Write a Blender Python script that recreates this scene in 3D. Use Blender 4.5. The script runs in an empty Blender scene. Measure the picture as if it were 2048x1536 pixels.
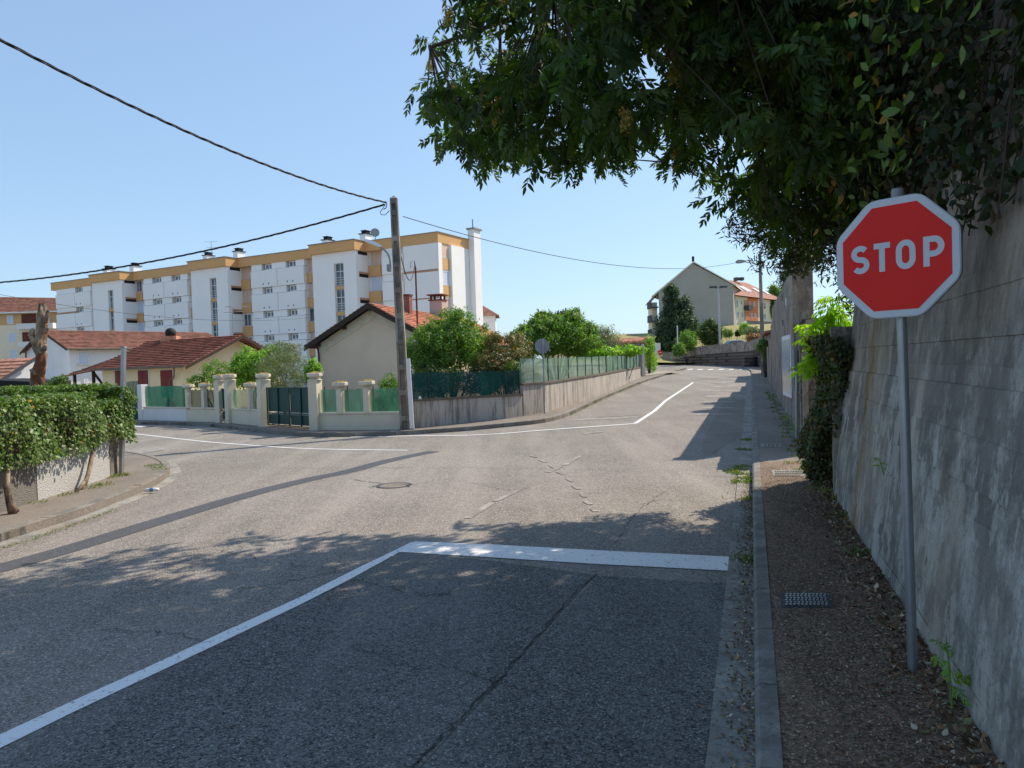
import bpy, bmesh, math, random
import numpy as np
from mathutils import Vector, Matrix
from mathutils import noise as mnoise
random.seed(7); RNG = np.random.default_rng(11)
SC = bpy.context.scene
COL = SC.collection
# ------------------------------------------------------------------ camera, world, sun
F = 1500.0; HC = 2.15
PITCH = math.radians(1.45); ROLL = math.radians(-1.8)
CR = Matrix.Rotation(math.radians(90) - PITCH, 3, 'X') @ Matrix.Rotation(ROLL, 3, 'Z')
cam_d = bpy.data.cameras.new("camera"); cam = bpy.data.objects.new("camera", cam_d); COL.objects.link(cam)
cam_d.sensor_width = 36.0; cam_d.lens = 36.0 * F / 2048.0; cam_d.clip_end = 6000; cam_d.clip_start = 0.05
cam.matrix_world = Matrix.Translation((0, 0, HC)) @ CR.to_4x4()
SC.camera = cam
SUN_EL = math.radians(46); SUN_AZ = math.atan2(0.82, 0.57)          # clockwise from +Y
SUN_DIR = Vector((math.sin(SUN_AZ) * math.cos(SUN_EL), math.cos(SUN_AZ) * math.cos(SUN_EL), math.sin(SUN_EL)))
w = bpy.data.worlds.new("World"); SC.world = w; w.use_nodes = True
wn = w.node_tree; bg = wn.nodes['Background']
sky = wn.nodes.new('ShaderNodeTexSky'); sky.sky_type = 'NISHITA'; sky.sun_disc = False
sky.sun_elevation = SUN_EL; sky.sun_rotation = SUN_AZ
sky.air_density = 1.0; sky.dust_density = 0.9; sky.ozone_density = 1.6; sky.altitude = 200
gm = wn.nodes.new('ShaderNodeGamma'); gm.inputs[1].default_value = .52        # compresses the sky's range; relatively brighter zenith adds fill light
tn_ = wn.nodes.new('ShaderNodeMix'); tn_.data_type = 'RGBA'; tn_.blend_type = 'MULTIPLY'; tn_.inputs[0].default_value = 1; tn_.inputs[7].default_value = (.86, 1.07, 1.28, 1)
wn.links.new(sky.outputs[0], gm.inputs[0]); wn.links.new(gm.outputs[0], tn_.inputs[6]); wn.links.new(tn_.outputs[2], bg.inputs[0]); bg.inputs[1].default_value = 0.15
sl = bpy.data.lights.new("sun", 'SUN'); sl.energy = 2.7; sl.angle = math.radians(0.5); sl.color = (1.0, 0.88, 0.72)
so = bpy.data.objects.new("sun", sl); COL.objects.link(so)
so.rotation_euler = (-SUN_DIR).to_track_quat('-Z', 'Y').to_euler(); so.location = (20, 20, 40)
SC.view_settings.view_transform = 'Standard'; SC.view_settings.look = 'None'
SC.view_settings.exposure = 1.08; SC.view_settings.gamma = 1.0
SC.render.engine = 'CYCLES'
SC.cycles.max_bounces = 7; SC.cycles.transparent_max_bounces = 12; SC.cycles.diffuse_bounces = 4
SC.cycles.use_denoising = True
# ------------------------------------------------------------------ terrain and pixel helpers
def sstep(x): x = min(1, max(0, x)); return x * x * (3 - 2 * x)
def terr(x, y):
    y = min(y, 100.0); k = 2.0
    sp = k * math.log1p(math.exp(min(40, (y - 14) / k)))
    return 0.0212 * sp * sstep((x + 5) / 7.0)
def ray(px, py):
    return CR @ Vector(((px - 1024) / F, -(py - 768) / F, -1))
def AT(px, py, Y):
    d = ray(px, py); t = Y / d.y
    return Vector((d.x * t, Y, HC + d.z * t))
def G(px, py, off=0.0):
    d = ray(px, py); t = 1.0; prev = 1.0
    while t < 400:
        p = (d.x * t, d.y * t, HC + d.z * t)
        if p[2] < terr(p[0], p[1]) + off: break
        prev = t; t *= 1.03
    a, b = prev, t
    for _ in range(30):
        m = (a + b) / 2
        if HC + d.z * m < terr(d.x * m, d.y * m) + off: b = m
        else: a = m
    return Vector((d.x * b, d.y * b, HC + d.z * b))
def proj(p):
    q = CR.transposed() @ (Vector(p) - Vector((0, 0, HC)))
    return (1024 + F * q.x / -q.z, 768 - F * q.y / -q.z)
# ------------------------------------------------------------------ materials
MATS = {}
class NT:
    def __init__(s, name):
        s.m = bpy.data.materials.new(name); s.m.use_nodes = True; s.t = s.m.node_tree
        s.b = s.t.nodes['Principled BSDF']; s.out = s.t.nodes['Material Output']
        s.tc = s.t.nodes.new('ShaderNodeTexCoord')
        geo = s.t.nodes.new('ShaderNodeNewGeometry'); s.pos = geo.outputs['Position']
    def n(s, ty, **kw):
        nd = s.t.nodes.new(ty)
        for k, v in kw.items(): setattr(nd, k, v)
        return nd
    def l(s, a, b): s.t.links.new(a, b)
    def map(s, scale, rot=(0, 0, 0), src=None):
        m = s.n('ShaderNodeMapping'); m.inputs['Scale'].default_value = scale; m.inputs['Rotation'].default_value = rot
        s.l(src or s.pos, m.inputs['Vector']); return m.outputs[0]
    def noise(s, sc, detail=4, rough=.55, vec=None):
        nd = s.n('ShaderNodeTexNoise'); nd.inputs['Scale'].default_value = sc
        nd.inputs['Detail'].default_value = detail; nd.inputs['Roughness'].default_value = rough
        s.l(vec or s.pos, nd.inputs['Vector']); return nd.outputs['Fac']
    def ramp(s, fac, stops):
        r = s.n('ShaderNodeValToRGB'); e = r.color_ramp.elements
        while len(e) < len(stops): e.new(.5)
        for i, (p, c) in enumerate(stops):
            e[i].position = p; e[i].color = (c, c, c, 1) if not hasattr(c, '__len__') else tuple(c) + (1,)
        s.l(fac, r.inputs[0]); return r.outputs[0]
    def mix(s, fac, a, b, mode='MIX'):
        m = s.n('ShaderNodeMix', data_type='RGBA', blend_type=mode)
        for inp, v in ((m.inputs[0], fac), (m.inputs[6], a), (m.inputs[7], b)):
            if isinstance(v, (int, float)): inp.default_value = v
            elif isinstance(v, tuple): inp.default_value = v + (1,)
            else: s.l(v, inp)
        return m.outputs[2]
    def math(s, op, a, b=0.0):
        m = s.n('ShaderNodeMath', operation=op)
        for i, v in enumerate((a, b)):
            if isinstance(v, (int, float)): m.inputs[i].default_value = v
            else: s.l(v, m.inputs[i])
        return m.outputs[0]
    def fin(s, col, rough=.85, bump=None, bs=.3, bd=.01, metal=0, spec=.3):
        if isinstance(col, tuple): s.b.inputs['Base Color'].default_value = col + (1,)
        else: s.l(col, s.b.inputs['Base Color'])
        s.b.inputs['Roughness'].default_value = rough; s.b.inputs['Metallic'].default_value = metal
        s.b.inputs['Specular IOR Level'].default_value = spec
        if bump is not None:
            b = s.n('ShaderNodeBump'); b.inputs['Strength'].default_value = bs; b.inputs['Distance'].default_value = bd
            s.l(bump, b.inputs['Height']); s.l(b.outputs[0], s.b.inputs['Normal'])
        return s.m
def plain(name, c, rough=.7, var=.12, sc=3.0, bs=.2, metal=0, fine=60, spec=.3):
    """mottled paint / plaster / metal: two scales of wear"""
    if name in MATS: return MATS[name]
    t = NT(name); f = t.noise(sc, 6, .6); f2 = t.noise(fine, 3)
    lo = tuple(x * (1 - var) for x in c); hi = tuple(min(1, x * (1 + var)) for x in c)
    a = t.mix(t.ramp(f, [(.3, 0), (.7, 1)]), lo, hi)
    a = t.mix(t.math('MULTIPLY', t.ramp(f2, [(.35, 1), (.6, 0)]), var * 1.2), a, tuple(x * .6 for x in c))
    MATS[name] = t.fin(a, rough, f2, bs, .008, metal, spec); return MATS[name]
def asphalt(name, lo, hi, stain=(.09, .082, .075), grain=95, patch=.5):
    t = NT(name)
    v = t.n('ShaderNodeTexVoronoi'); v.inputs['Scale'].default_value = grain; t.l(t.pos, v.inputs['Vector'])
    cell = t.n('ShaderNodeSeparateColor'); t.l(v.outputs['Color'], cell.inputs[0])
    sp = t.ramp(cell.outputs[0], [(.12, 0), (.88, 1)])
    v2 = t.n('ShaderNodeTexVoronoi'); v2.inputs['Scale'].default_value = grain * .36; t.l(t.pos, v2.inputs['Vector']); c2_ = t.n('ShaderNodeSeparateColor'); t.l(v2.outputs['Color'], c2_.inputs[0])
    sp = t.math('ADD', t.math('MULTIPLY', sp, .72), t.math('MULTIPLY', c2_.outputs[0], .28))
    big = t.noise(.35, 6, .62); mid = t.noise(2.2, 5, .6)
    c = t.mix(sp, lo, hi)
    c = t.mix(t.math('MULTIPLY', t.ramp(big, [(.4, 0), (.62, 1)]), patch), c, t.mix(sp, tuple(x * .72 for x in lo), tuple(x * .72 for x in hi)))
    c = t.mix(t.math('MULTIPLY', t.ramp(mid, [(.5, 0), (.72, 1)]), .35), c, stain)
    lanes = t.noise(.5, 5, .6, t.map((1.6, .12, 1), (0, 0, .28)))
    c = t.mix(t.math('MULTIPLY', t.ramp(lanes, [(.45, 0), (.7, 1)]), .3), c, tuple(x * 1.25 for x in hi))
    c = t.mix(t.ramp(cell.outputs[1], [(.93, 0), (.98, .6)]), c, tuple(min(1, x * 2.1) for x in hi))
    h = t.math('ADD', v.outputs['Distance'], t.math('MULTIPLY', mid, .3))
    return t.fin(c, .88, h, .55, .006, 0, .25)
def concrete(name, c, dark, ochre=0.0, boards=0, streak=1.0, sc=1.0):
    t = NT(name)
    st = t.noise(2.2 * sc, 7, .68, t.map((1.0, 1.0, .22)))
    bl = t.noise(.9 * sc, 7, .65); fi = t.noise(28, 6, .7); pit = t.noise(75, 3)
    a = t.mix(t.ramp(st, [(.38, 0), (.60, 1)]), dark, c)
    a = t.mix(t.math('MULTIPLY', t.ramp(bl, [(.42, 0), (.62, 1)]), .6 * streak), a, tuple(x * 1.35 for x in c))
    a = t.mix(t.math('MULTIPLY', t.ramp(fi, [(.30, 1), (.5, 0)]), .55), a, tuple(x * .45 for x in dark))
    mot = t.noise(5.5, 8, .75, t.map((1.0, 1.0, .6)))
    a = t.mix(t.math('MULTIPLY', t.ramp(mot, [(.46, 0), (.66, 1)]), .5), a, tuple(x * .55 for x in dark))
    fl = t.noise(6.5, 7, .8, t.map((1.0, 1.0, .3), (0, 0, .6)))
    a = t.mix(t.ramp(fl, [(.57, 0), (.61, .5 * streak)]), a, tuple(x * 1.55 for x in c))
    fd = t.noise(8.0, 8, .8, t.map((1.0, 1.0, .22), (0, 0, 1.9)))
    a = t.mix(t.ramp(fd, [(.58, 0), (.64, .7 * streak)]), a, tuple(x * .45 for x in dark))
    blot = t.noise(1.7, 9, .72, t.map((1, 1, .75), (0, 0, .3)))
    a = t.mix(t.ramp(blot, [(.455, 0), (.54, .75 * streak)]), a, tuple(x * .8 for x in dark))
    blo2 = t.noise(2.6, 9, .75, t.map((1, 1, .5), (0, 0, 1.3)))
    a = t.mix(t.ramp(blo2, [(.53, 0), (.57, .45 * streak)]), a, tuple(min(.85, x * 1.45) for x in c))
    if boards:
        sz = t.n('ShaderNodeSeparateXYZ'); t.l(t.pos, sz.inputs[0])
        hi = t.ramp(t.math('ADD', t.math('MULTIPLY', sz.outputs[2], .25), t.math('MULTIPLY', t.noise(1.3, 7, .7, t.map((1, 1, .4))), .9)), [(.84, 0), (1.06, .6)])
        a = t.mix(hi, a, t.mix(t.ramp(t.noise(7, 8, .75, t.map((1, 1, .4))), [(.42, 0), (.6, 1)]), (.085, .068, .052), (.26, .22, .175)))
    brown = t.noise(.6, 4, .6)
    a = t.mix(t.math('MULTIPLY', t.ramp(brown, [(.5, 0), (.68, 1)]), .45), a, (c[0] * 1.0, c[1] * .82, c[2] * .66))
    h = t.math('ADD', t.math('MULTIPLY', fi, .5), t.math('MULTIPLY', st, .8))
    if boards:
        sx = t.n('ShaderNodeSeparateXYZ'); t.l(t.pos, sx.inputs[0])
        z = t.math('ADD', sx.outputs[2], t.math('MULTIPLY', t.noise(.8, 3), .10))
        fr = t.math('FRACT', t.math('DIVIDE', z, boards))
        ln = t.ramp(fr, [(.0, 1), (.06, 0), (.96, 0), (1.0, 1)])
        brk = t.math('MULTIPLY', t.ramp(t.noise(1.1, 5), [(.45, 0), (.6, 1)]), t.ramp(sx.outputs[2], [(.1, 1), (.95, .25)]))
        ln = t.math('MULTIPLY', ln, brk)
        a = t.mix(t.math('MULTIPLY', ln, .4), a, tuple(x * .5 for x in dark))
        bd = t.math('FLOOR', t.math('DIVIDE', z, boards))
        wn_ = t.n('ShaderNodeTexWhiteNoise', noise_dimensions='1D'); t.l(bd, wn_.inputs['W'])
        a = t.mix(t.math('MULTIPLY', wn_.outputs['Value'], .12), a, tuple(x * 1.3 for x in c))
        h = t.math('SUBTRACT', h, t.math('MULTIPLY', ln, 1.2))
    if ochre:
        sx2 = t.n('ShaderNodeSeparateXYZ'); t.l(t.pos, sx2.inputs[0])
        d = t.math('ABSOLUTE', t.math('SUBTRACT', sx2.outputs[1], t.math('ADD', ochre, t.math('MULTIPLY', t.noise(1.2, 4), .5))))
        m_ = t.math('MULTIPLY', t.ramp(d, [(.12, 1), (.42, 0)]), t.ramp(t.noise(5, 5, .6, t.map((1, 1, .15))), [(.4, 0), (.6, 1)]))
        a = t.mix(t.math('MULTIPLY', m_, .75), a, (.27, .16, .03))
    a = t.mix(t.ramp(pit, [(.64, 0), (.70, .8)]), a, tuple(x * .3 for x in dark))
    vo = t.n('ShaderNodeTexVoronoi'); vo.inputs['Scale'].default_value = 1.7; vo.inputs['Randomness'].default_value = 1; t.l(t.map((1, 1, .55)), vo.inputs['Vector'])
    hole = t.ramp(t.math('ADD', vo.outputs['Distance'], t.math('MULTIPLY', t.noise(12, 4), .12)), [(.10, 1), (.125, 0)])
    a = t.mix(t.math('MULTIPLY', hole, .75 * streak), a, tuple(x * .25 for x in dark)); h = t.math('SUBTRACT', h, hole)
    return t.fin(a, .92, h, .6, .02, 0, .15)
def streaky(name, c, dark, amount=.8):
    """rendered wall with dark rain streaks under its coping"""
    t = NT(name)
    s1 = t.noise(4.5, 6, .75, t.map((1.6, 1.6, .12))); f = t.noise(40, 4); b = t.noise(1.1, 5, .6)
    a = t.mix(t.math('MULTIPLY', t.ramp(s1, [(.46, 0), (.58, 1)]), amount), c, dark)
    a = t.mix(t.math('MULTIPLY', t.ramp(b, [(.4, 0), (.65, 1)]), .35), a, tuple(x * 1.15 for x in c))
    a = t.mix(t.math('MULTIPLY', t.ramp(f, [(.3, 1), (.5, 0)]), .35), a, tuple(x * .5 for x in c))
    return t.fin(a, .93, f, .5, .01, 0, .15)
def roughcast(name, c, sc=55, bs=.9):
    t = NT(name)
    v = t.n('ShaderNodeTexVoronoi'); v.inputs['Scale'].default_value = sc; t.l(t.pos, v.inputs['Vector'])
    b = t.noise(.8, 5)
    a = t.mix(t.ramp(v.outputs['Distance'], [(.1, 1), (.7, 0)]), tuple(x * .62 for x in c), c)
    a = t.mix(t.math('MULTIPLY', t.ramp(b, [(.45, 0), (.7, 1)]), .3), a, tuple(x * .7 for x in c))
    return t.fin(a, .95, t.math('SUBTRACT', 1.0, v.outputs['Distance']), bs, .015, 0, .1)
def masonry(name, c1, c2, mortar, sc=1.0, w_=.5, h_=.22, ms=.02):
    t = NT(name)
    br = t.n('ShaderNodeTexBrick'); br.inputs['Scale'].default_value = sc
    br.inputs['Color1'].default_value = c1 + (1,); br.inputs['Color2'].default_value = c2 + (1,); br.inputs['Mortar'].default_value = mortar + (1,)
    br.inputs['Mortar Size'].default_value = ms; br.inputs['Brick Width'].default_value = w_; br.inputs['Row Height'].default_value = h_
    m = t.n('ShaderNodeMapping'); m.inputs['Rotation'].default_value = (math.radians(90), 0, 0)
    wob = t.n('ShaderNodeVectorMath', operation='ADD'); nz = t.n('ShaderNodeTexNoise'); nz.inputs['Scale'].default_value = 1.8
    t.l(t.pos, nz.inputs['Vector']); sc_ = t.n('ShaderNodeVectorMath', operation='SCALE'); sc_.inputs['Scale'].default_value = .12
    t.l(nz.outputs['Color'], sc_.inputs[0]); t.l(t.pos, wob.inputs[0]); t.l(sc_.outputs[0], wob.inputs[1])
    t.l(wob.outputs[0], m.inputs['Vector']); t.l(m.outputs[0], br.inputs['Vector'])
    n_ = t.noise(6, 5)
    a = t.mix(t.math('MULTIPLY', t.ramp(n_, [(.35, 0), (.65, 1)]), .4), br.outputs['Color'], tuple(x * .45 for x in c1))
    return t.fin(a, .93, t.math('SUBTRACT', 1.0, br.outputs['Fac']), .9, .03, 0, .1)
def tiles(name, c, var=.35):
    t = NT(name)
    v = t.n('ShaderNodeTexVoronoi'); v.inputs['Scale'].default_value = 3.2; t.l(t.pos, v.inputs['Vector'])
    cs = t.n('ShaderNodeSeparateColor'); t.l(v.outputs['Color'], cs.inputs[0])
    n_ = t.noise(1.2, 6, .65); f = t.noise(30, 3)
    a = t.mix(cs.outputs[0], tuple(x * (1 - var) for x in c), tuple(min(1, x * (1 + var)) for x in c))
    a = t.mix(t.math('MULTIPLY', t.ramp(n_, [(.45, 0), (.7, 1)]), .45), a, (c[0] * .45, c[1] * .6, c[2] * .7))
    return t.fin(a, .85, t.math('ADD', cs.outputs[1], f), .4, .02, 0, .2)
def leafmat(name, c, trans=.35, rough=.5, spec=.35):
    t = NT(name)
    at = t.n('ShaderNodeAttribute', attribute_name='tint')
    col = t.mix(1.0, at.outputs['Color'], c, 'MULTIPLY')
    t.fin(col, rough, None, spec=spec)
    tr = t.n('ShaderNodeBsdfTranslucent')
    t.l(t.mix(1.0, col, (1.5, 1.9, .45), 'MULTIPLY'), tr.inputs['Color'])
    mx = t.n('ShaderNodeMixShader'); mx.inputs[0].default_value = trans
    t.l(t.b.outputs[0], mx.inputs[1]); t.l(tr.outputs[0], mx.inputs[2]); t.l(mx.outputs[0], t.out.inputs[0])
    return t.m
def screenmat(name, c, alpha):
    """woven privacy netting: fine weave, partly see-through"""
    t = NT(name); f = t.noise(2.5, 5, .6, t.map((1, 1, .5))); g = t.noise(140, 2)
    col = t.mix(t.ramp(f, [(.35, 0), (.65, 1)]), tuple(x * .75 for x in c), tuple(x * 1.3 for x in c))
    t.fin(col, .7, g, .3, .004)
    tp = t.n('ShaderNodeBsdfTransparent'); tl = t.n('ShaderNodeBsdfTranslucent'); t.l(col, tl.inputs[0])
    m1 = t.n('ShaderNodeMixShader'); m1.inputs[0].default_value = .4; t.l(t.b.outputs[0], m1.inputs[1]); t.l(tl.outputs[0], m1.inputs[2])
    m2 = t.n('ShaderNodeMixShader'); t.l(t.math('ADD', alpha - .08, t.math('MULTIPLY', g, .16)), m2.inputs[0])
    t.l(tp.outputs[0], m2.inputs[1]); t.l(m1.outputs[0], m2.inputs[2]); t.l(m2.outputs[0], t.out.inputs[0])
    return t.m
def glassm(name, c=(.03, .04, .05)):
    t = NT(name); f = t.noise(.7, 3)
    a = t.mix(t.ramp(f, [(.4, 0), (.6, 1)]), c, tuple(x * 2.2 for x in c))
    return t.fin(a, .12, None, spec=.6)

M = {}
M['road'] = asphalt('asphalt_road', (.08, .071, .063), (.38, .345, .308), (.15, .13, .11))
M['patch'] = asphalt('asphalt_patch', (.05, .052, .06), (.11, .113, .125), (.07, .07, .08), patch=.2)
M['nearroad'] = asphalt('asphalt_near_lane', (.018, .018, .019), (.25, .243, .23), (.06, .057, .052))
M['pave'] = asphalt('pavement_asphalt', (.15, .13, .11), (.28, .245, .21), (.13, .11, .09), grain=120)
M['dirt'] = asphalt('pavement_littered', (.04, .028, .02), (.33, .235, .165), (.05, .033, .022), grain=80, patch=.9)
M['kerb'] = concrete('kerb_concrete', (.28, .265, .235), (.18, .17, .155), sc=1.5, streak=.6)
M['gutter'] = concrete('gutter_concrete', (.36, .345, .31), (.24, .23, .21), sc=1.2, streak=.6)
M['soil'] = plain('garden_soil', (.34, .30, .23), .95, .35, .9)
M['lawn'] = plain('dry_lawn', (.30, .27, .11), .95, .3, .5, fine=18)
M['ground'] = plain('field', (.34, .31, .24), .95, .3, .05, fine=4)
t = NT('marking_paint'); nz = t.noise(26, 5, .7); wr = t.noise(2.2, 4)
wm = t.math('ADD', nz, t.math('MULTIPLY', wr, .25))
M['paint'] = t.fin(t.mix(t.ramp(wm, [(.70, 0), (.80, 1)]), (.80, .80, .79), (.22, .21, .2)), .6, nz, .3, .004)
t = NT('marking_worn'); nz = t.noise(30, 6, .75)
M['worn'] = t.fin(t.mix(t.ramp(t.math('ADD', nz, t.math('MULTIPLY', t.noise(3, 4), .6)), [(.72, 0), (.82, 1)]), (.38, .365, .34), (.22, .20, .18)), .85, nz, .3, .004)
M['crack'] = plain('crack_fill', (.06, .056, .052), .95, .3, 12)
M['wallnear'] = concrete('board_marked_concrete', (.46, .435, .385), (.17, .155, .135), ochre=8.4, boards=.30)
M['wallfar'] = concrete('stained_grey_render', (.36, .325, .28), (.17, .15, .125))
M['whitepl'] = plain('white_plaster', (.62, .62, .61), .8, .12, 2)
M['stained'] = streaky('stained_render', (.50, .455, .40), (.15, .13, .115))
M['coping'] = plain('coping_stone', (.15, .125, .10), .9, .3, 2)
M['creamwall'] = plain('cream_render', (.68, .61, .47), .88, .08, 1.3)
M['creamcap'] = plain('cream_stone', (.66, .60, .48), .88, .15, 4)
M['moss'] = plain('dry_moss', (.30, .20, .05), .95, .4, 8)
M['whitewall'] = plain('white_render', (.72, .71, .69), .88, .06, 1.2)
M['roughw'] = roughcast('white_roughcast', (.62, .61, .59))
M['roughg'] = roughcast('grey_roughcast', (.27, .25, .23))
M['beige'] = plain('beige_roughcast', (.74, .60, .46), .95, .07, .8, bs=.5, fine=25)
M['yellow'] = plain('pale_yellow_render', (.74, .64, .42), .9, .06, .8)
M['paleyellow'] = plain('pale_gable_render', (.72, .66, .52), .9, .06, .8)
M['bluewhite'] = plain('white_house_render', (.70, .71, .72), .9, .06, .8)
M['tile_brown'] = tiles('brown_roof_tile', (.22, .10, .07))
M['tile_red'] = tiles('red_brown_roof_tile', (.26, .10, .07))
M['tile_orange'] = tiles('orange_roof_tile', (.52, .24, .155))
M['wood'] = plain('dark_stained_timber', (.05, .035, .026), .8, .3, 4)
M['shutter'] = plain('oxblood_shutter_paint', (.17, .022, .022), .6, .12, 5)
M['brick'] = masonry('red_brick', (.33, .10, .07), (.26, .075, .055), (.3, .26, .22), 1, .22, .075, .012)
M['stone'] = masonry('rubble_stone', (.20, .165, .135), (.12, .10, .085), (.055, .05, .045), 1, .75, .30, .045)
M['pink'] = plain('pink_render', (.50, .36, .31), .9, .1, 1)
M['apt'] = plain('apartment_white_panel', (.86, .85, .83), .85, .03, .35, fine=6)
M['apt2'] = plain('apartment_pale_panel', (.80, .79, .77), .85, .04, .5, fine=6)
M['ochre'] = plain('ochre_fascia', (.64, .375, .165), .85, .05, .4, fine=6)
M['pinkshut'] = plain('salmon_blind', (.66, .48, .38), .8, .05, 1)
M['tan'] = plain('tan_band', (.50, .27, .16), .85, .08, 1)
M['blind'] = plain('pale_blue_blind', (.55, .62, .73), .6, .04, 2)
M['glass'] = glassm('window_glass', (.05, .06, .075))
M['frame'] = plain('white_window_frame', (.75, .75, .75), .5, .04, 3)
M['dark'] = plain('dark_opening', (.018, .018, .02), .9, .2, 2)
M['steel'] = plain('galvanised_steel', (.36, .38, .40), .42, .12, 3, metal=.75, fine=25, spec=.5)
M['zinc'] = plain('dull_zinc', (.28, .29, .30), .6, .1, 3)
M['polecon'] = concrete('pole_concrete', (.33, .31, .27), (.17, .155, .135), sc=1.2)
M['black'] = plain('black_cable', (.015, .015, .015), .7, .2, 5)
M['gategreen'] = plain('dark_green_gate_paint', (.008, .058, .048), .45, .15, 4)
M['postgreen'] = plain('dark_green_post', (.012, .05, .035), .6, .15, 4)
M['netdark'] = screenmat('dark_green_netting', (.010, .11, .075), .86)
M['netblue'] = screenmat('blue_green_netting', (.006, .045, .048), .87)
M['netpale'] = screenmat('faded_green_netting', (.20, .33, .235), .78)
M['netclear'] = screenmat('thin_green_netting', (.05, .18, .12), .72)
M['signred'] = plain('sign_red', (.82, .018, .012), .38, .04, 3, bs=.03, spec=.22)
M['signwhite'] = plain('sign_white', (.60, .63, .68), .35, .04, 3, bs=.03, spec=.5)
M['bark'] = concrete('dead_bark', (.34, .26, .19), (.07, .048, .035), sc=2.5)
M['barkred'] = plain('bare_red_wood', (.20, .08, .04), .9, .35, 7)
M['twig'] = plain('twig_bark', (.075, .055, .042), .95, .3, 9)
M['plastic'] = plain('white_plastic', (.72, .74, .78), .4, .05, 3)
M['rust'] = plain('red_oxide_steel', (.14, .035, .025), .7, .25, 5)
M['carblue'] = plain('blue_car_paint', (.10, .20, .36), .25, .03, 1, bs=.0, spec=.6)
M['greywall'] = plain('grey_gable_render', (.37, .355, .33), .9, .10, .25, fine=5)
M['orange'] = plain('orange_render', (.62, .20, .09), .9, .05, .5, fine=5)
M['creamfar'] = plain('cream_far_render', (.74, .67, .52), .9, .05, .5, fine=5)
M['tanwall'] = plain('tan_far_render', (.60, .38, .19), .9, .08, .5, fine=5)
M['slate'] = plain('dark_grey_fence', (.07, .08, .09), .8, .1, 1)
M['stemgreen'] = plain('young_stem', (.16, .24, .05), .7, .2, 9)
M['tile_far'] = tiles('faded_red_roof_tile', (.40, .20, .15), .2)
M['litter'] = leafmat('leaf_litter_bits', (1, 1, 1), .0, .9, .1)
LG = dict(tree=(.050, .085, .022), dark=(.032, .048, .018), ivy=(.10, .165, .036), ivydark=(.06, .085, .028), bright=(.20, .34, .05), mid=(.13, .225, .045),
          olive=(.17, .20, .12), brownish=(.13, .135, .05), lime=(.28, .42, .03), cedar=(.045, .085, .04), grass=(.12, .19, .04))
for k, c in LG.items(): M['l_' + k] = leafmat('leaf_' + k, c, .55 if k == 'lime' else .42 if k in ('tree', 'mid', 'bright') else .25, .5 if k != 'ivy' else .42)
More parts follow.
